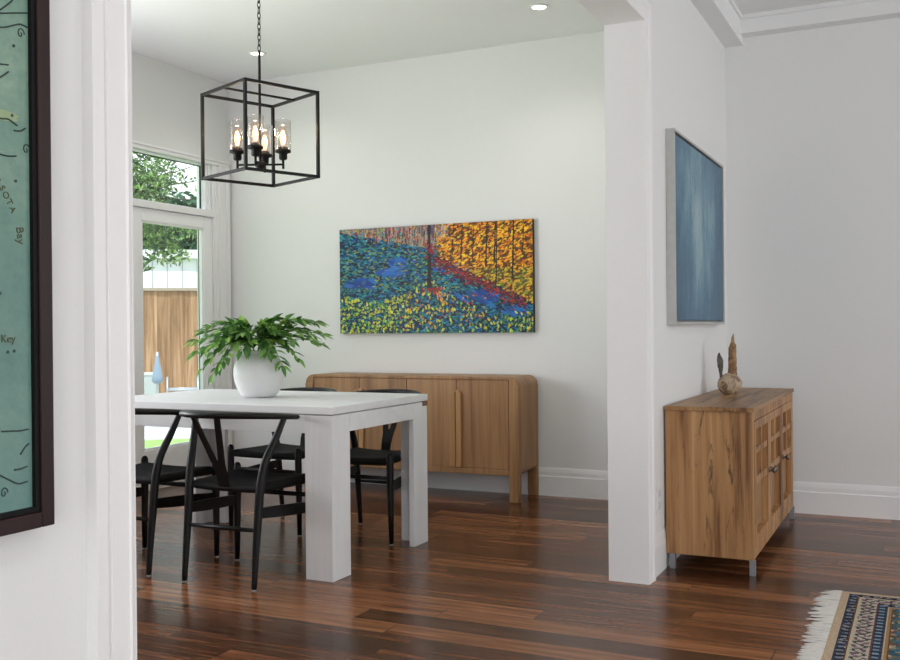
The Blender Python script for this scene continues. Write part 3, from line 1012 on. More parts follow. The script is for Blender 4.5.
for k in range(nd):
    a, b = da + k * w_ + 0.002, da + (k + 1) * w_ - 0.002
    d = MB()
    z0, z1 = 0.118, 0.687
    st = 0.048
    x0, x1 = kx - 0.034, kx + 0.003
    d.box(x0, x1, a, a + st, z0, z1, 0.0015).box(x0, x1, b - st, b, z0, z1, 0.0015)
    d.box(x0, x1, a + st, b - st, z1 - 0.04, z1, 0.0015).box(x0, x1, a + st, b - st, z0, z0 + 0.05, 0.0015)
    d.box(x0, x1 - 0.004, a + st, b - st, 0.395, 0.43, 0.0015).box(x0, x1 - 0.004, a + st, b - st, 0.535, 0.562, 0.0015)
    mid = (a + b) / 2
    d.box(x0, x1 - 0.004, mid - 0.014, mid + 0.014, 0.43, z1 - 0.04, 0.0015)
    dd = d.build('door', m_rust_v, cb)
    MB().box(x0 - 0.001, x0 + 0.004, a + st - .002, b - st + .002, z0 + 0.048, z1 - 0.038).build('cane_panel', m_cane, dd)
    kyy = b - 0.026 if k == 0 else a + 0.026
    kn = MB()
    pr = [(0, 0), (0.012, 0.0), (0.012, 0.004), (0.006, 0.008), (0.006, 0.016), (0.014, 0.020), (0.017, 0.026), (0.012, 0.032), (0, 0.034)]
    n = 16
    vs2, fs2 = [], []
    for r, h in pr:
        for q in range(n):
            an = 2 * PI * q / n
            vs2.append((x1 + h, kyy + r * math.cos(an), 0.413 + r * math.sin(an)))
    for i in range(len(pr) - 1):
        for q in range(n):
            fs2.append((i * n + q, i * n + (q + 1) % n, (i + 1) * n + (q + 1) % n, (i + 1) * n + q))
    kn.add(vs2, fs2, True).build('knob', m_pewter, dd)

# ------------------------------------------------------------------ driftwood rabbit on the cabinet
def drift_mat(name, stops, sc=14.0):
    m, nt, b = new_mat(name)
    v = mapped(nt, (1, 1, 0.6))
    a = noise(nt, v, sc, 6, 0.7, 0.8)
    col = ramp(nt, a, stops)
    nt.links.new(col, b.inputs['Base Color'])
    b.inputs['Roughness'].default_value = 0.75
    bp = nt.nodes.new('ShaderNodeBump'); bp.inputs['Strength'].default_value = 0.7; bp.inputs['Distance'].default_value = 0.006
    nt.links.new(a, bp.inputs['Height']); nt.links.new(bp.outputs['Normal'], b.inputs['Normal'])
    return m
m_drift = drift_mat('mottled_wood', [(0.32, (58, 46, 36)), (0.44, (140, 116, 92)), (0.55, (196, 178, 154)), (0.68, (150, 112, 78))], 30.0)
m_bark = drift_mat('bark_wood', [(0.3, (52, 38, 28)), (0.48, (128, 94, 64)), (0.6, (176, 140, 102)), (0.72, (92, 66, 46))], 22.0)
m_grey_bark = drift_mat('grey_bark', [(0.3, (56, 50, 46)), (0.55, (98, 90, 84)), (0.72, (124, 116, 106))], 26.0)
rb = empty('driftwood_ornament', 'small mottled driftwood ornament with two tall ear-like points on top of the cabinet', 'ornament', (-0.957, 5.47, 0.7525))
bm = bmesh.new()
bmesh.ops.create_uvsphere(bm, u_segments=28, v_segments=18, radius=1.0)
for v in bm.verts:
    c = v.co.copy()
    n_ = mnoise.noise(c * 2.2) * 0.10
    z = max(c.z, -0.86)
    v.co = Vector((c.x * (0.064 + n_ * 0.05), c.y * (0.062 + n_ * 0.05), (z + 0.86) * 0.060 * (1 + n_ * 0.3)))
me = bpy.data.meshes.new('body'); bm.to_mesh(me); bm.free()
for p in me.polygons: p.use_smooth = True
me.materials.append(m_drift)
bo = bpy.data.objects.new('body', me); C.objects.link(bo); bo.parent = rb
def ear(pts, rad, mat, flat, lab):
    path = smooth_path(pts, 5)
    mb = MB().tube(path, lerp_list(rad, len(path)), 12, flat=flat)
    mb.v = [tuple(Vector(p) + Vector((mnoise.noise(Vector(p) * 60), mnoise.noise(Vector(p) * 60 + Vector((9, 0, 0))), 0)) * 0.004) for p in mb.v]
    mb.build('ear', mat, rb)['label'] = lab
def LP(l, z, d=0): return Lx * l + Nx * d + Vector((0, 0, z))
ear([LP(.012, .085), LP(.016, .13), LP(.016, .19), LP(.018, .25), LP(.020, .285), LP(.021, .325)], [.026, .023, .022, .020, .010, .002], m_bark, (1, 0.8), 'tall brown splintered ear')
ear([LP(-.045, .085), LP(-.048, .12), LP(-.050, .16), LP(-.053, .195), LP(-.055, .222)], [.008, .010, .017, .014, .003], m_grey_bark, (1, 0.5), 'short grey leaf-shaped ear')

# ------------------------------------------------------------------ framed relief map on the near wall
MY0, MY1, MZ0, MZ1, MD = 0.36, 0.976, 0.859, 1.86, 0.035
mp_ = empty('framed_map', 'teal relief map in a dark brown frame on the near wall at the left edge', 'framed map', (W + 0.001, (MY0 + MY1) / 2, (MZ0 + MZ1) / 2))
my, mz = (MY1 - MY0) / 2, (MZ1 - MZ0) / 2
m_mahog = wood('dark_mahogany', 2, [(0.3, (28, 17, 17)), (0.5, (42, 26, 25)), (0.7, (54, 34, 31))], 0.45, fine=60, spec=0.25)
m_ebony = plain('black_liner', (12, 12, 14), 0.6, spec=0.2)
fm = MB()
fwd = 0.021
for (a, b2, c, d) in ((-my, -my + fwd, -mz, mz), (my - fwd, my, -mz, mz), (-my + fwd, my - fwd, -mz, -mz + fwd), (-my + fwd, my - fwd, mz - fwd, mz)):
    fm.box(0, MD, a, b2, c, d, 0.002)
fm.build('frame', m_mahog, mp_)
ln = MB()
q = fwd + 0.007
for (a, b2, c, d) in ((-my + fwd, -my + q, -mz + fwd, mz - fwd), (my - q, my - fwd, -mz + fwd, mz - fwd), (-my + q, my - q, -mz + fwd, -mz + q), (-my + q, my - q, mz - q, mz - fwd)):
    ln.box(0, MD - 0.004, a, b2, c, d, 0.001)
ln.build('liner', m_ebony, mp_)
def map_material():
    m, nt, b = new_mat('teal_patina')
    v = mapped(nt, (1, 1, 1))
    a = noise(nt, v, 6.0, 6, 0.65, 0.5)
    g = noise(nt, v, 70.0, 4, 0.7)
    f = mathn(nt, 'ADD', mathn(nt, 'MULTIPLY', a, 0.7), mathn(nt, 'MULTIPLY', g, 0.3))
    col = ramp(nt, f, [(0.3, (84, 122, 112)), (0.5, (112, 146, 130)), (0.7, (142, 168, 148))])
    tc = nt.nodes.new('ShaderNodeTexCoord'); sp = nt.nodes.new('ShaderNodeSeparateXYZ')
    nt.links.new(tc.outputs['Object'], sp.inputs[0])
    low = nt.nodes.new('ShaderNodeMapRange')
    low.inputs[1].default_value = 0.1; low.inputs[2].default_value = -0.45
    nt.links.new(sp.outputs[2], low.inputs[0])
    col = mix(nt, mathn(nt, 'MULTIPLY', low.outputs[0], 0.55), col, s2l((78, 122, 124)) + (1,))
    nt.links.new(col, b.inputs['Base Color'])
    b.inputs['Roughness'].default_value = 0.5
    bp = nt.nodes.new('ShaderNodeBump'); bp.inputs['Strength'].default_value = 0.3; bp.inputs['Distance'].default_value = 0.004
    nt.links.new(a, bp.inputs['Height']); nt.links.new(bp.outputs['Normal'], b.inputs['Normal'])
    return m
SF = 0.024   # face of the map sheet
yc, zc = (MY0 + MY1) / 2, (MZ0 + MZ1) / 2
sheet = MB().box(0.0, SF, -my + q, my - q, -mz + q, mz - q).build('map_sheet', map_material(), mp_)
m_line = plain('map_ink', (44, 66, 62), 0.6)
def mapline(pts, r=0.0011):
    p = smooth_path([(SF + 0.0005, y - yc, z - zc) for y, z in pts], 5)
    MB().tube(p, r, 6).build('wave_line', m_line, sheet)
for l in ([(.904, 1.536), (.914, 1.545), (.923, 1.554), (.93, 1.566)], [(.88, 1.529), (.904, 1.532), (.928, 1.539), (.953, 1.546)],
          [(.885, 1.51), (.909, 1.515), (.923, 1.521), (.935, 1.526), (.947, 1.525), (.953, 1.524)], [(.89, 1.465), (.903, 1.466), (.916, 1.468)],
          [(.89, 1.44), (.903, 1.449), (.916, 1.459)], [(.95, 1.438), (.954, 1.442)], [(.885, 1.40), (.903, 1.396), (.915, 1.397), (.929, 1.391)],
          [(.924, 1.384), (.934, 1.385), (.942, 1.390)], [(.88, 1.352), (.896, 1.35), (.914, 1.349), (.927, 1.351)], [(.90, .992), (.916, .991), (.929, .99), (.942, .991)],
          [(.919, .94), (.929, .94), (.94, .942)], [(.87, .952), (.89, .941), (.897, .936), (.911, .928), (.925, .921), (.94, .922)], [(.929, .959), (.937, .968), (.943, .972)],
          [(.78, 1.30), (.82, 1.32), (.85, 1.29), (.87, 1.24)], [(.70, 1.5), (.76, 1.45), (.80, 1.47), (.84, 1.44)], [(.6, 1.1), (.68, 1.05), (.75, 1.08), (.82, 1.02)]):
    mapline(l)
for y, z, r in ((.936, 1.514, .006), (.943, 1.362, .006), (.903, .912, .006)):
    mapline([(y + r * (1 - t / 14) * math.cos(t * 0.62), z + r * 1.3 * (1 - t / 14) * math.sin(t * 0.62)) for t in range(13)], 0.0008)
for y, z in ((.925, 1.495), (.926, 1.318), (.90, 1.17), (.911, 1.094), (.921, 1.095), (.921, 1.403)):
    MB().prism([(y - yc + .0022 * math.cos(t * PI / 4), z - zc + .0022 * math.sin(t * PI / 4)) for t in range(8)], 0, SF, SF + .0008).build('map_dot', m_line, sheet)
ld = MB()
ld.prism([(.908 - yc - .024 * math.cos(t * PI / 8) * (1 + .2 * math.sin(t * 2.1)), 1.401 - zc + .007 * math.sin(t * PI / 8)) for t in range(16)], 0, SF, SF + .0004)
ld.build('land_patch', plain('map_land', (146, 166, 128), 0.6), sheet)
# lettering as the photograph shows it
m_ink = plain('letter_brown', (78, 84, 58), 0.6)
def letters(txt, y0, z0, size, ang):
    cu = bpy.data.curves.new('lettering', 'FONT')
    cu.body = txt
    cu.size = size
    cu.extrude = 0.0004
    cu.align_x = 'CENTER'; cu.align_y = 'CENTER'
    tmp = bpy.data.objects.new('tmp', cu)
    C.objects.link(tmp)
    bpy.context.view_layer.update()
    me = bpy.data.meshes.new_from_object(tmp.evaluated_get(bpy.context.evaluated_depsgraph_get()))
    bpy.data.objects.remove(tmp)
    ca, sa = math.cos(ang), math.sin(ang)
    for v in me.vertices:
        x, y, d = v.co
        v.co = (SF + 0.0006 + d, y0 - yc + (x * ca - y * sa), z0 - zc + (x * sa + y * ca))
    me.materials.append(m_ink)
    o = bpy.data.objects.new('lettering', me)
    C.objects.link(o)
    o.parent = sheet
D = math.radians
for c_, y, z, an in (('A', .899, 1.3145, -52), ('S', .9045, 1.306, -54), ('O', .910, 1.2975, -57), ('T', .9155, 1.289, -59), ('A', .9205, 1.280, -62)):
    letters(c_, y, z, .0125, D(an))
letters('Bay', .932, 1.247, .0165, D(-84))
letters('Key', .9115, 1.111, .0145, 0.0)

# ------------------------------------------------------------------ lantern pendant over the table
LXc, LYc, LZ0, LZ1, LS = -3.084, 4.182, 1.896, 2.343, 0.424
la = empty('lantern_pendant', 'black open box-frame lantern pendant with four bulbs hanging over the table', 'pendant light', (LXc, LYc, LZ0), D(-22.0))
hh = LS / 2; bt = 0.0075
h_ = LZ1 - LZ0
cg = MB()
for sx in (-1, 1):
    for sy in (-1, 1):
        cg.box(sx * hh - bt, sx * hh + bt, sy * hh - bt, sy * hh + bt, 0, h_, 0.001)
for z in (bt, h_ - bt):
    for s in (-1, 1):
        cg.box(-hh + bt, hh - bt, s * hh - bt * .8, s * hh + bt * .8, z - bt, z + bt, 0.001)
        cg.box(s * hh - bt * .8, s * hh + bt * .8, -hh + bt, hh - bt, z - bt, z + bt, 0.001)
cg.box(-.006, .006, -hh + bt, hh - bt, h_ - 2 * bt, h_ - bt * .6, 0.001)
cg.build('cage', m_black_metal, la)
MB().tube([(0, 0, 0.075), (0, 0, h_ + 0.215)], 0.007, 10).build('rod', m_black_metal, la)
zc0 = h_ + 0.215
ck = MB()
zt = ZD - LZ0 - 0.02
nl = int((zt - zc0) / 0.027)
for i in range(nl + 1):
    z = zc0 + 0.012 + i * (zt - zc0 - 0.012) / nl
    pts = []
    for k in range(13):
        t = 2 * PI * k / 12
        a, b = 0.008 * math.sin(t), 0.019 * math.cos(t)
        pts.append((a, 0, z + b) if i % 2 else (0, a, z + b))
    ck.tube(pts, 0.0024, 6, caps=False, up=(0, 1, 0) if i % 2 else (1, 0, 0))
ck.build('chain', m_black_metal, la)
MB().lathe([(0, 0), (.02, -.022), (.06, -.022), (.062, 0), (0, 0)], 28, (0, 0, ZD - LZ0)).build('ceiling_canopy', m_black_metal, la)
MB().lathe([(0, .052), (.012, .054), (.026, .064), (.028, .082), (.02, .09), (0, .092)], 24).build('hub', m_black_metal, la)
m_bulb = thin_glass('bulb_glass', (1.0, 0.93, 0.87), 1.0)
m_fil = emit('filament', (255, 196, 140), 6.0)
for k in range(4):
    an = PI / 4 + D(2) + k * PI / 2
    px, py = 0.118 * math.cos(an), 0.118 * math.sin(an)
    ar = MB().tube([(0, 0, .074), (px, py, .074)], .0055, 8).tube([(px, py, .052), (px, py, .10)], .0065, 10)
    arm = ar.build('arm', m_black_metal, la)
    so = MB().lathe([(0, .098), (.016, .098), (.021, .104), (.021, .128), (.027, .132), (.040, .136), (.040, .148), (.027, .148), (.025, .162), (0, .162)], 24, (px, py, 0)).build('socket', m_black_metal, arm)
    gp = [(.0395, .1485), (.0415, .152), (.0415, .300), (.0400, .300), (.0400, .153), (.0385, .1495)]
    MB().lathe(gp, 32, (px, py, 0)).build('glass_shade', m_shade_glass, arm)
    bp_ = [(.013, .160), (.017, .172), (.024, .195), (.0262, .22), (.0245, .247), (.016, .268), (.005, .276), (0, .2765)]
    MB().lathe(bp_, 20, (px, py, 0)).build('bulb', m_bulb, arm)
    fl = MB()
    for q2 in range(6):
        aa = q2 * PI / 3
        fl.tube([(px + .006 * math.cos(aa), py + .006 * math.sin(aa), .175), (px + .014 * math.cos(aa), py + .014 * math.sin(aa), .21), (px + .005 * math.cos(aa + .5), py + .005 * math.sin(aa + .5), .248)], .0016, 5)
    fl.build('filament', m_fil, arm)
    pt = bpy.data.lights.new('bulb_light', 'POINT')
    pt.energy = 1.2; pt.color = (1.0, 0.78, 0.55); pt.shadow_soft_size = 0.02
    po = bpy.data.objects.new('bulb_light', pt); C.objects.link(po); po.parent = arm; po.location = (px, py, .285)

# ------------------------------------------------------------------ recessed downlights
m_lens = emit('downlight_lens', (255, 244, 226), 9.0)
def downlight(label, x, y, z, power):
    e = empty('recessed_downlight', label, 'downlight', (x, y, z), 0, 'recessed ceiling downlights')
    MB().lathe([(.040, -.0005), (.044, -.006), (.062, -.004), (.064, -.0005), (.040, -.0005)], 32).build('trim_ring', m_plate, e)
    MB().lathe([(0, -.003), (.041, -.003)], 32).build('lens', m_lens, e)
    l = bpy.data.lights.new('downlight_lamp', 'SPOT')
    l.energy = power; l.spot_size = D(140); l.spot_blend = 1.0; l.color = (1, .95, .88); l.shadow_soft_size = 0.05
    lo = bpy.data.objects.new('downlight_lamp', l); C.objects.link(lo); lo.parent = e; lo.location = (0, 0, -0.03)
    return e
downlight('lit recessed downlight in the dining ceiling behind the pendant rod', -4.161, 5.616, ZD, 13)
downlight('lit recessed downlight in the dining ceiling near the opening, right of the pendant', -2.071, 5.579, ZD, 13)
downlight('lit recessed downlight in the living room ceiling, out in front of the framed map', 0.40, 0.45, ZL, 30)

# ------------------------------------------------------------------ rug
def paint_rug(GX, GY, wx, wy):
    rs = np.random.RandomState(3)
    img = np.zeros((GY, GX, 3))
    X, Y = np.meshgrid((np.arange(GX) + .5) / GX * wx, (np.arange(GY) + .5) / GY * wy)
    ex = np.minimum(X, wx - X); ey = np.minimum(Y, wy - Y)
    d = np.minimum(ex, ey)
    s = np.where(ex < ey, Y, X)      # run along the border
    def h(a, b):
        return np.modf(np.abs(np.sin(a * 127.1 + b * 311.7) * 43758.5453))[0]
    n1 = h(np.floor(X / .012), np.floor(Y / .012))
    n2 = h(np.floor(X / .02) + 7, np.floor(Y / .02) + 3)
    navy, cream, beige, rust, teal, gold, green, mauve = map(np.array, ((58, 62, 76), (176, 168, 154), (188, 166, 140), (112, 66, 50), (52, 92, 112), (150, 124, 84), (88, 94, 70), (120, 92, 100)))
    img[:] = green
    pal = np.array([(86, 90, 70), (60, 88, 98), (120, 108, 86), (46, 78, 100), (150, 138, 112), (110, 74, 62)])
    img[:] = pal[(n2 * 6).astype(int) % 6]
    fl_ = (np.sin(X * 62) * np.sin(Y * 62) > .55)
    img[fl_] = (52, 104, 132)
    fl2 = (np.sin(X * 62 + 2) * np.sin(Y * 62 + 2) > .72)
    img[fl2] = (186, 172, 146)
    def band(a, b): return (d >= a) & (d < b)
    def setb(m, c): img[m] = c
    setb(band(0, .030), beige)
    setb(band(.030, .034), navy)
    m = band(.034, .066); setb(m, navy); setb(m & (np.sin(s * 150) > .2) & (np.abs(d - .05) < .010) & (n1 > .35), (118, 128, 142)); setb(m & (n1 < .12), (150, 140, 128)); setb(m & (np.sin(s * 150) < -.8), (26, 28, 40))
    setb(band(.066, .070), rust); setb(band(.070, .078), (184, 174, 146))
    m = band(.078, .138); setb(m, cream)
    zig = np.abs(d - (.108 + .020 * np.sin(s * 70)))
    setb(m & (zig < .006), green * .8)
    setb(m & (np.abs(d - (.108 - .018 * np.sin(s * 70))) < .009) & (n1 > .25), mauve)
    setb(m & (np.sin(s * 140) > .8) & (n1 > .4), (74, 60, 80))
    setb(band(.138, .144), rust)
    m = band(.144, .178); setb(m, (60, 66, 84)); setb(m & (np.sin(s * 150 + 1) > .3) & (np.abs(d - .161) < .010), (120, 144, 160)); setb(m & (np.sin(s * 150 + 1) < -.75), (30, 34, 46))
    setb(band(.178, .184), beige); setb(band(.184, .196), gold); setb(band(.196, .200), rust)
    img += rs.normal(0, 7, img.shape[:2])[:, :, None]
    return np.clip(img, 0, 255)
RX0, RX1, RY0, RY1 = -0.322, 1.40, 2.0, 4.428
rg = empty('area_rug', 'patterned oriental rug with white fringe on the wood floor at lower right', 'rug', ((RX0 + RX1) / 2, (RY0 + RY1) / 2, 0))
rx, ry = (RX1 - RX0) / 2, (RY1 - RY0) / 2
pileo = colour_grid('pile', 2 * rx, 2 * ry, paint_rug(344, 486, 2 * rx, 2 * ry), lambda u, v: (-rx + u * 2 * rx, ry - v * 2 * ry, 0.0085), attr_mat('rug_wool', 0.95, 0.1, 0.5, 300.0), rg)
MB().box(-rx, rx, -ry, ry, 0.0005, 0.008).build('backing', plain('rug_edge', (180, 158, 128), 0.9), rg)
fg = MB()
yy = -ry
ci, cl, cd = 0, 0.0, 0.0
while yy < ry:
    if ci <= 0:
        ci = rnd.randint(3, 8); cl = rnd.uniform(.062, .098); cd = rnd.uniform(-.012, .012)
        yy += rnd.choice((0, 0, .002, .005))
    ci -= 1
    for s_ in (-1, 1):
        L = cl + rnd.uniform(-.009, .006)
        y0 = yy + rnd.uniform(-.002, .002)
        x0 = s_ * rx
        h0 = rnd.uniform(.004, .008)
        pth = [(x0, y0, h0), (x0 + s_ * L * .35, y0 + cd * .3 + rnd.uniform(-.003, .003), h0), (x0 + s_ * L * .7, y0 + cd * .8 + rnd.uniform(-.005, .005), .0035), (x0 + s_ * L, y0 + cd + rnd.uniform(-.008, .008), .0022)]
        fg.tube(pth, [.0026, .0026, .0021, .0008], 5, caps=False)
    yy += .0044
fg.build('fringe', plain('white_cotton', (218, 214, 208), 0.9), rg, fix=False)['label'] = 'white cotton fringe'

# ------------------------------------------------------------------ garden seen through the door
def ray_pt(depth, lat_px, z):   # garden points set out along the sight line through the door
    base = fw * depth + rt * ((lat_px - 450) / f_px * depth)
    return Vector((base.x, base.y, z))
m_lawn = plain('lawn_grass', (142, 182, 92), 0.9, bscale=12, var=0.25)
m_pave = plain('pale_paving', (214, 214, 208), 0.8, bscale=3, var=0.04)
struct('lawn', MB().box(-30, XL - T, -10, 40, -0.30, -0.06), m_lawn)
gang = math.atan2(0.66, 0.75)
def oriented(e, p, ang):
    e.location = p; e.rotation_euler = (0, 0, ang)
    return e
pv = MB().box(-9, 9, -0.5, 5.2, -0.059, -0.045).build('garden_path', m_pave)
pv['kind'] = 'structure'
oriented(pv, ray_pt(11.2, 168, 0), gang)
# timber fence
fe = empty('timber_fence', 'weathered brown timber paling fence outside the glazed door', 'fence')
oriented(fe, ray_pt(16.0, 168, -0.06), gang)
m_fence = wood('fence_timber', 2, [(0.3, (84, 60, 40)), (0.44, (122, 92, 62)), (0.52, (146, 112, 80)), (0.64, (176, 146, 112))], 0.8, fine=30)
fp = MB()
x = -5.0
k = 0
while x < 5.0:
    w = 0.21
    fp.box(x, x + w + 0.006, -0.012 + (k % 2) * 0.012, 0.012 + (k % 2) * 0.012, 0.0, 1.82, 0.003, 1)
    x += w; k += 1
fp.build('palings', m_fence, fe)
MB().box(-5, 5, -0.05, 0.05, 1.82, 1.87, 0.004, 1).build('capping_rail', plain('grey_timber', (150, 138, 120), 0.8), fe)
MB().box(-5, 5, 0.02, 0.07, 0.35, 0.45).box(-5, 5, 0.02, 0.07, 1.35, 1.45).build('rails', m_fence, fe)
# white shed wall behind the fence
sh = empty('garden_shed', 'white panelled shed wall showing above the timber fence', 'shed')
oriented(sh, ray_pt(18.2, 168, -0.06), gang)
m_white_ext = plain('white_cladding', (236, 240, 242), 0.7)
wl = MB().box(-3.5, 3.5, 0, 1.5, 0, 2.62)
wl.build('wall', m_white_ext, sh)
bt_ = MB()
for i in range(-12, 13):
    bt_.box(i * 0.265 - 0.008, i * 0.265 + 0.008, -0.012, 0, 0.0, 2.5)
bt_.build('battens', plain('batten_grey', (170, 178, 180), 0.7), sh)
MB().box(-3.6, 3.6, -0.12, 1.6, 2.50, 2.66, 0.01).build('fascia', m_white_ext, sh)
# house behind
hs = empty('neighbour_house', 'white roofed house far behind the shed, seen through the transom', 'house')
oriented(hs, ray_pt(26.0, 175, -0.06), gang)
MB().box(-6, 6, 0, 5, 0, 4.5).build('wall', plain('dark_wall', (70, 84, 84), 0.8), hs)
MB().box(-6.6, 6.6, -0.6, 5.6, 4.5, 5.0, 0.02).build('roof', plain('white_roof', (232, 234, 232), 0.7), hs)
# leaves
m_tree = leaf_mat('tree_leaf', (26, 52, 28), (150, 182, 104), 0.5)
m_tree_d = leaf_mat('dark_leaf', (18, 48, 34), (70, 118, 76), 0.5)
m_trunk = plain('tree_bark', (92, 82, 70), 0.9, bump=0.6, bscale=20, var=0.3)
def leaf_cloud(mb, c, r, n, size, rr):
    for _ in range(n):
        while True:
            p = Vector((rr.uniform(-1, 1), rr.uniform(-1, 1), rr.uniform(-1, 1)))
            if 0.15 < p.length < 1: break
        q = Vector((c[0] + p.x * r[0], c[1] + p.y * r[1], c[2] + p.z * r[2]))
        d = Vector((rr.uniform(-1, 1), rr.uniform(-1, 1), rr.uniform(-1.0, .4))).normalized()
        s = d.cross(Vector((rr.uniform(-1, 1), rr.uniform(-1, 1), rr.uniform(-1, 1)))).normalized()
        L = size * rr.uniform(.7, 1.3)
        mb.add([q, q + d * L * .45 + s * L * .2, q + d * L, q + d * L * .45 - s * L * .2], [(0, 1, 2, 3)])
rr = random.Random(21)
def vp(depth, x, y):    # garden point on the sight line through photo point (x, y)
    v = fw2 + r3 * ((x - 450) / f_px) - u3 * ((y - 330) / f_px)
    return Vector((0, 0, H)) + v * depth
tp = ray_pt(11.0, 96, -0.06)
tr_ = empty('garden_tree', 'leafy light green tree overhanging the fence outside the glazed door', 'tree', tp)
cr = MB()
for (dd, x, y, rw, rh, n) in ((11, 150, 178, .30, .28, 170), (10.7, 165, 172, .22, .16, 70), (11, 135, 195, .4, .3, 300), (11.2, 140, 165, .4, .35, 260), (11, 150, 212, .32, .22, 200), (11, 160, 243, .22, .20, 120), (11, 172, 252, .22, .13, 90), (11, 150, 228, .3, .2, 160),
                              (11, 143, 262, .13, .10, 34), (11.3, 186, 226, .28, .12, 110), (11, 110, 200, .7, .8, 500), (11.3, 100, 130, .9, .8, 500), (11, 190, 182, .18, .06, 14)):
    leaf_cloud(cr, vp(dd, x, y) - tp, (rw, rw, rh), int(n * 1.9), 0.07, rr)
cr.build('crown', m_tree, tr_, fix=False)
tk = MB().tube(smooth_path([(0, 0, 0), (0.1, 0.05, 1.0), (0.05, 0.1, 2.2), (-0.1, 0.1, 3.6)], 5), lerp_list([.14, .11, .09, .05], 16), 10)
top = Vector((0.05, 0.1, 2.2))
for (x, y, r0) in ((150, 205, .03), (170, 172, .025), (200, 180, .02), (196, 165, .016), (165, 245, .02), (204, 200, .012)):
    e = vp(11, x, y) - tp
    mid = (top + e) / 2 + Vector((0, 0, 0.2))
    pp = smooth_path([top, mid, e], 5)
    tk.tube(pp, lerp_list([r0, r0 * .6, r0 * .25], len(pp)), 6)
tk.build('trunk', m_trunk, tr_)
hp = ray_pt(21.0, 175, -0.06)
hg = empty('dark_hedge', 'dense dark green shrub rising behind the white shed', 'hedge', hp)
hm = MB()
for (x, y, rw, rh, n) in ((150, 225, .8, .9, 420), (178, 225, .8, .75, 420), (200, 224, .7, .7, 420), (215, 235, .9, .9, 260), (190, 255, 1.4, .8, 300), (120, 220, 1.0, 1.2, 300)):
    leaf_cloud(hm, vp(21, x, y) - hp, (rw, .5, rh), n, 0.22, rr)
hm.build('foliage', m_tree_d, hg, fix=False)
MB().tube([(0, 0, 0), (0, 0, 3.0)], [.12, .06], 8).build('trunk', m_trunk, hg)
# garden furniture by the fence
m_alu = plain('grey_aluminium', (176, 180, 184), 0.4, metal=0.5)
gc = empty('garden_stool', 'low grey metal frame garden stool standing before the timber fence', 'garden stool')
oriented(gc, ray_pt(13.6, 182, -0.045), gang)
gf = MB()
for sx in (-.2, .2):
    gf.tube([(sx, -.2, 0), (sx, -.2, .52), (sx, .2, .52), (sx, .2, 0)], .012, 8)
gf.tube([(-.2, -.2, .36), (.2, -.2, .36)], .012, 8).tube([(-.2, .2, .36), (.2, .2, .36)], .012, 8)
gf.build('frame', m_alu, gc)
MB().box(-.19, .19, -.2, .2, .345, .365, .006).build('seat', plain('seat_mesh', (160, 160, 158), .8), gc)
um = empty('closed_parasol', 'folded blue grey garden parasol standing before the timber fence', 'parasol')
um.location = ray_pt(14.2, 157, -0.045)
MB().tube([(0, 0, 0), (0, 0, .86)], .018, 8).build('pole', m_alu, um)
MB().lathe([(0, .86), (.02, .80), (.04, .68), (.07, .52), (.08, .45), (.05, .41), (0, .41)], 14).build('canopy', plain('canopy_blue', (128, 146, 162), .8), um)
MB().lathe([(0, 0), (.2, 0), (.2, .05), (.04, .08), (0, .08)], 18).build('base', m_alu, um)
bx = empty('planter_box', 'small grey planter box by the foot of the timber fence', 'planter')
oriented(bx, ray_pt(14.8, 146, -0.045), gang)
MB().box(-.14, .14, -.12, .12, 0, .50, .01).build('body', plain('planter_grey', (168, 176, 172), .7), bx)
MB().box(-.15, .15, -.13, .13, .50, .54, .008).build('rim', plain('planter_rim', (188, 194, 190), .7), bx)

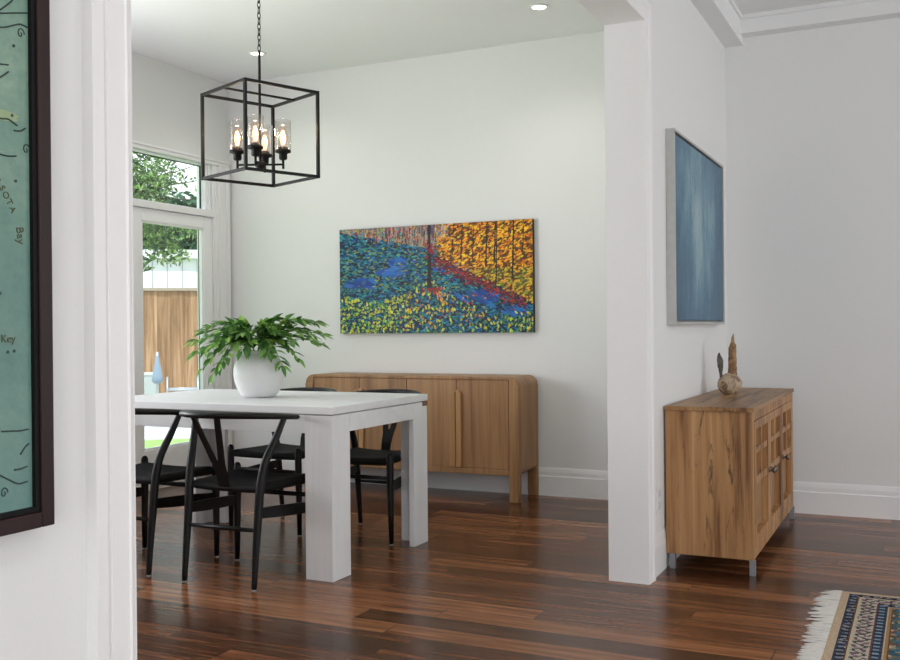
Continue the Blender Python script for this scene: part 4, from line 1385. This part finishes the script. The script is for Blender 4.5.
# ------------------------------------------------------------------ light
wd = bpy.data.worlds.new('World')
scene.world = wd
wd.use_nodes = True
nt = wd.node_tree
bg = nt.nodes['Background']
tcw = nt.nodes.new('ShaderNodeTexCoord')
spw = nt.nodes.new('ShaderNodeSeparateXYZ')
nt.links.new(tcw.outputs['Generated'], spw.inputs[0])
rp = nt.nodes.new('ShaderNodeValToRGB')
rp.color_ramp.elements[0].position = 0.0
rp.color_ramp.elements[0].color = (0.95, 0.97, 1.0, 1)
rp.color_ramp.elements[1].position = 0.8
rp.color_ramp.elements[1].color = (0.62, 0.78, 1.0, 1)
nt.links.new(spw.outputs[2], rp.inputs['Fac'])
nt.links.new(rp.outputs['Color'], bg.inputs['Color'])
bg.inputs['Strength'].default_value = 2.0

sun = bpy.data.lights.new('sun', 'SUN')
sun.energy = 4.5; sun.angle = D(1.0); sun.color = (1, .96, .9)
so_ = bpy.data.objects.new('sun', sun); C.objects.link(so_)
so_.rotation_euler = Vector((-0.25, 0.45, -1.0)).to_track_quat('-Z', 'Y').to_euler()

def area_fill(name, loc, target, sx, sy, power, col=(1, 1, 1)):  # area lamp added as room fill, set at an unseen opening
    l = bpy.data.lights.new(name, 'AREA')
    l.shape = 'RECTANGLE'; l.size = sx; l.size_y = sy; l.energy = power; l.color = col
    o = bpy.data.objects.new(name, l); C.objects.link(o)
    o.location = loc
    o.rotation_euler = (Vector(target) - Vector(loc)).to_track_quat('-Z', 'Z').to_euler()
    return o
area_fill('fill_front', (1.4, YF + 0.02, 1.45), (1.4, 1.0, 2.9), 4.0, 2.1, 58, (.97, .99, 1))  # added fill lamp behind the camera, tilted up to the ceiling
area_fill('fill_right', (XR - 0.02, 4.6, 1.5), (0, 4.6, 2.2), 2.6, 2.0, 36, (.97, .99, 1))  # added lamp, placed to brighten the dividing and back walls
area_fill('fill_side', (XR - 0.02, 1.1, 1.5), (0, 1.1, 1.6), 2.4, 2.0, 30, (.97, .99, 1))  # added lamp, lifts the table side and the map wall
area_fill('fill_left', (XL - 0.05, 3.1, 1.4), (-2.5, 3.1, 3.6), 1.46, 1.86, 88, (.955, .945, 1))  # added lamp out of view, fills the dining back wall and ceiling

vs = scene.view_settings
vs.view_transform = 'Standard'
vs.look = 'None'
vs.exposure = 0.0
vs.gamma = 1.0
vs.use_curve_mapping = False
cy = scene.cycles
cy.max_bounces = 10
cy.diffuse_bounces = 5
cy.glossy_bounces = 4
cy.transparent_max_bounces = 16
cy.transmission_bounces = 8
cy.caustics_reflective = False
cy.caustics_refractive = False
cy.sample_clamp_indirect = 6.0
cy.use_denoising = True
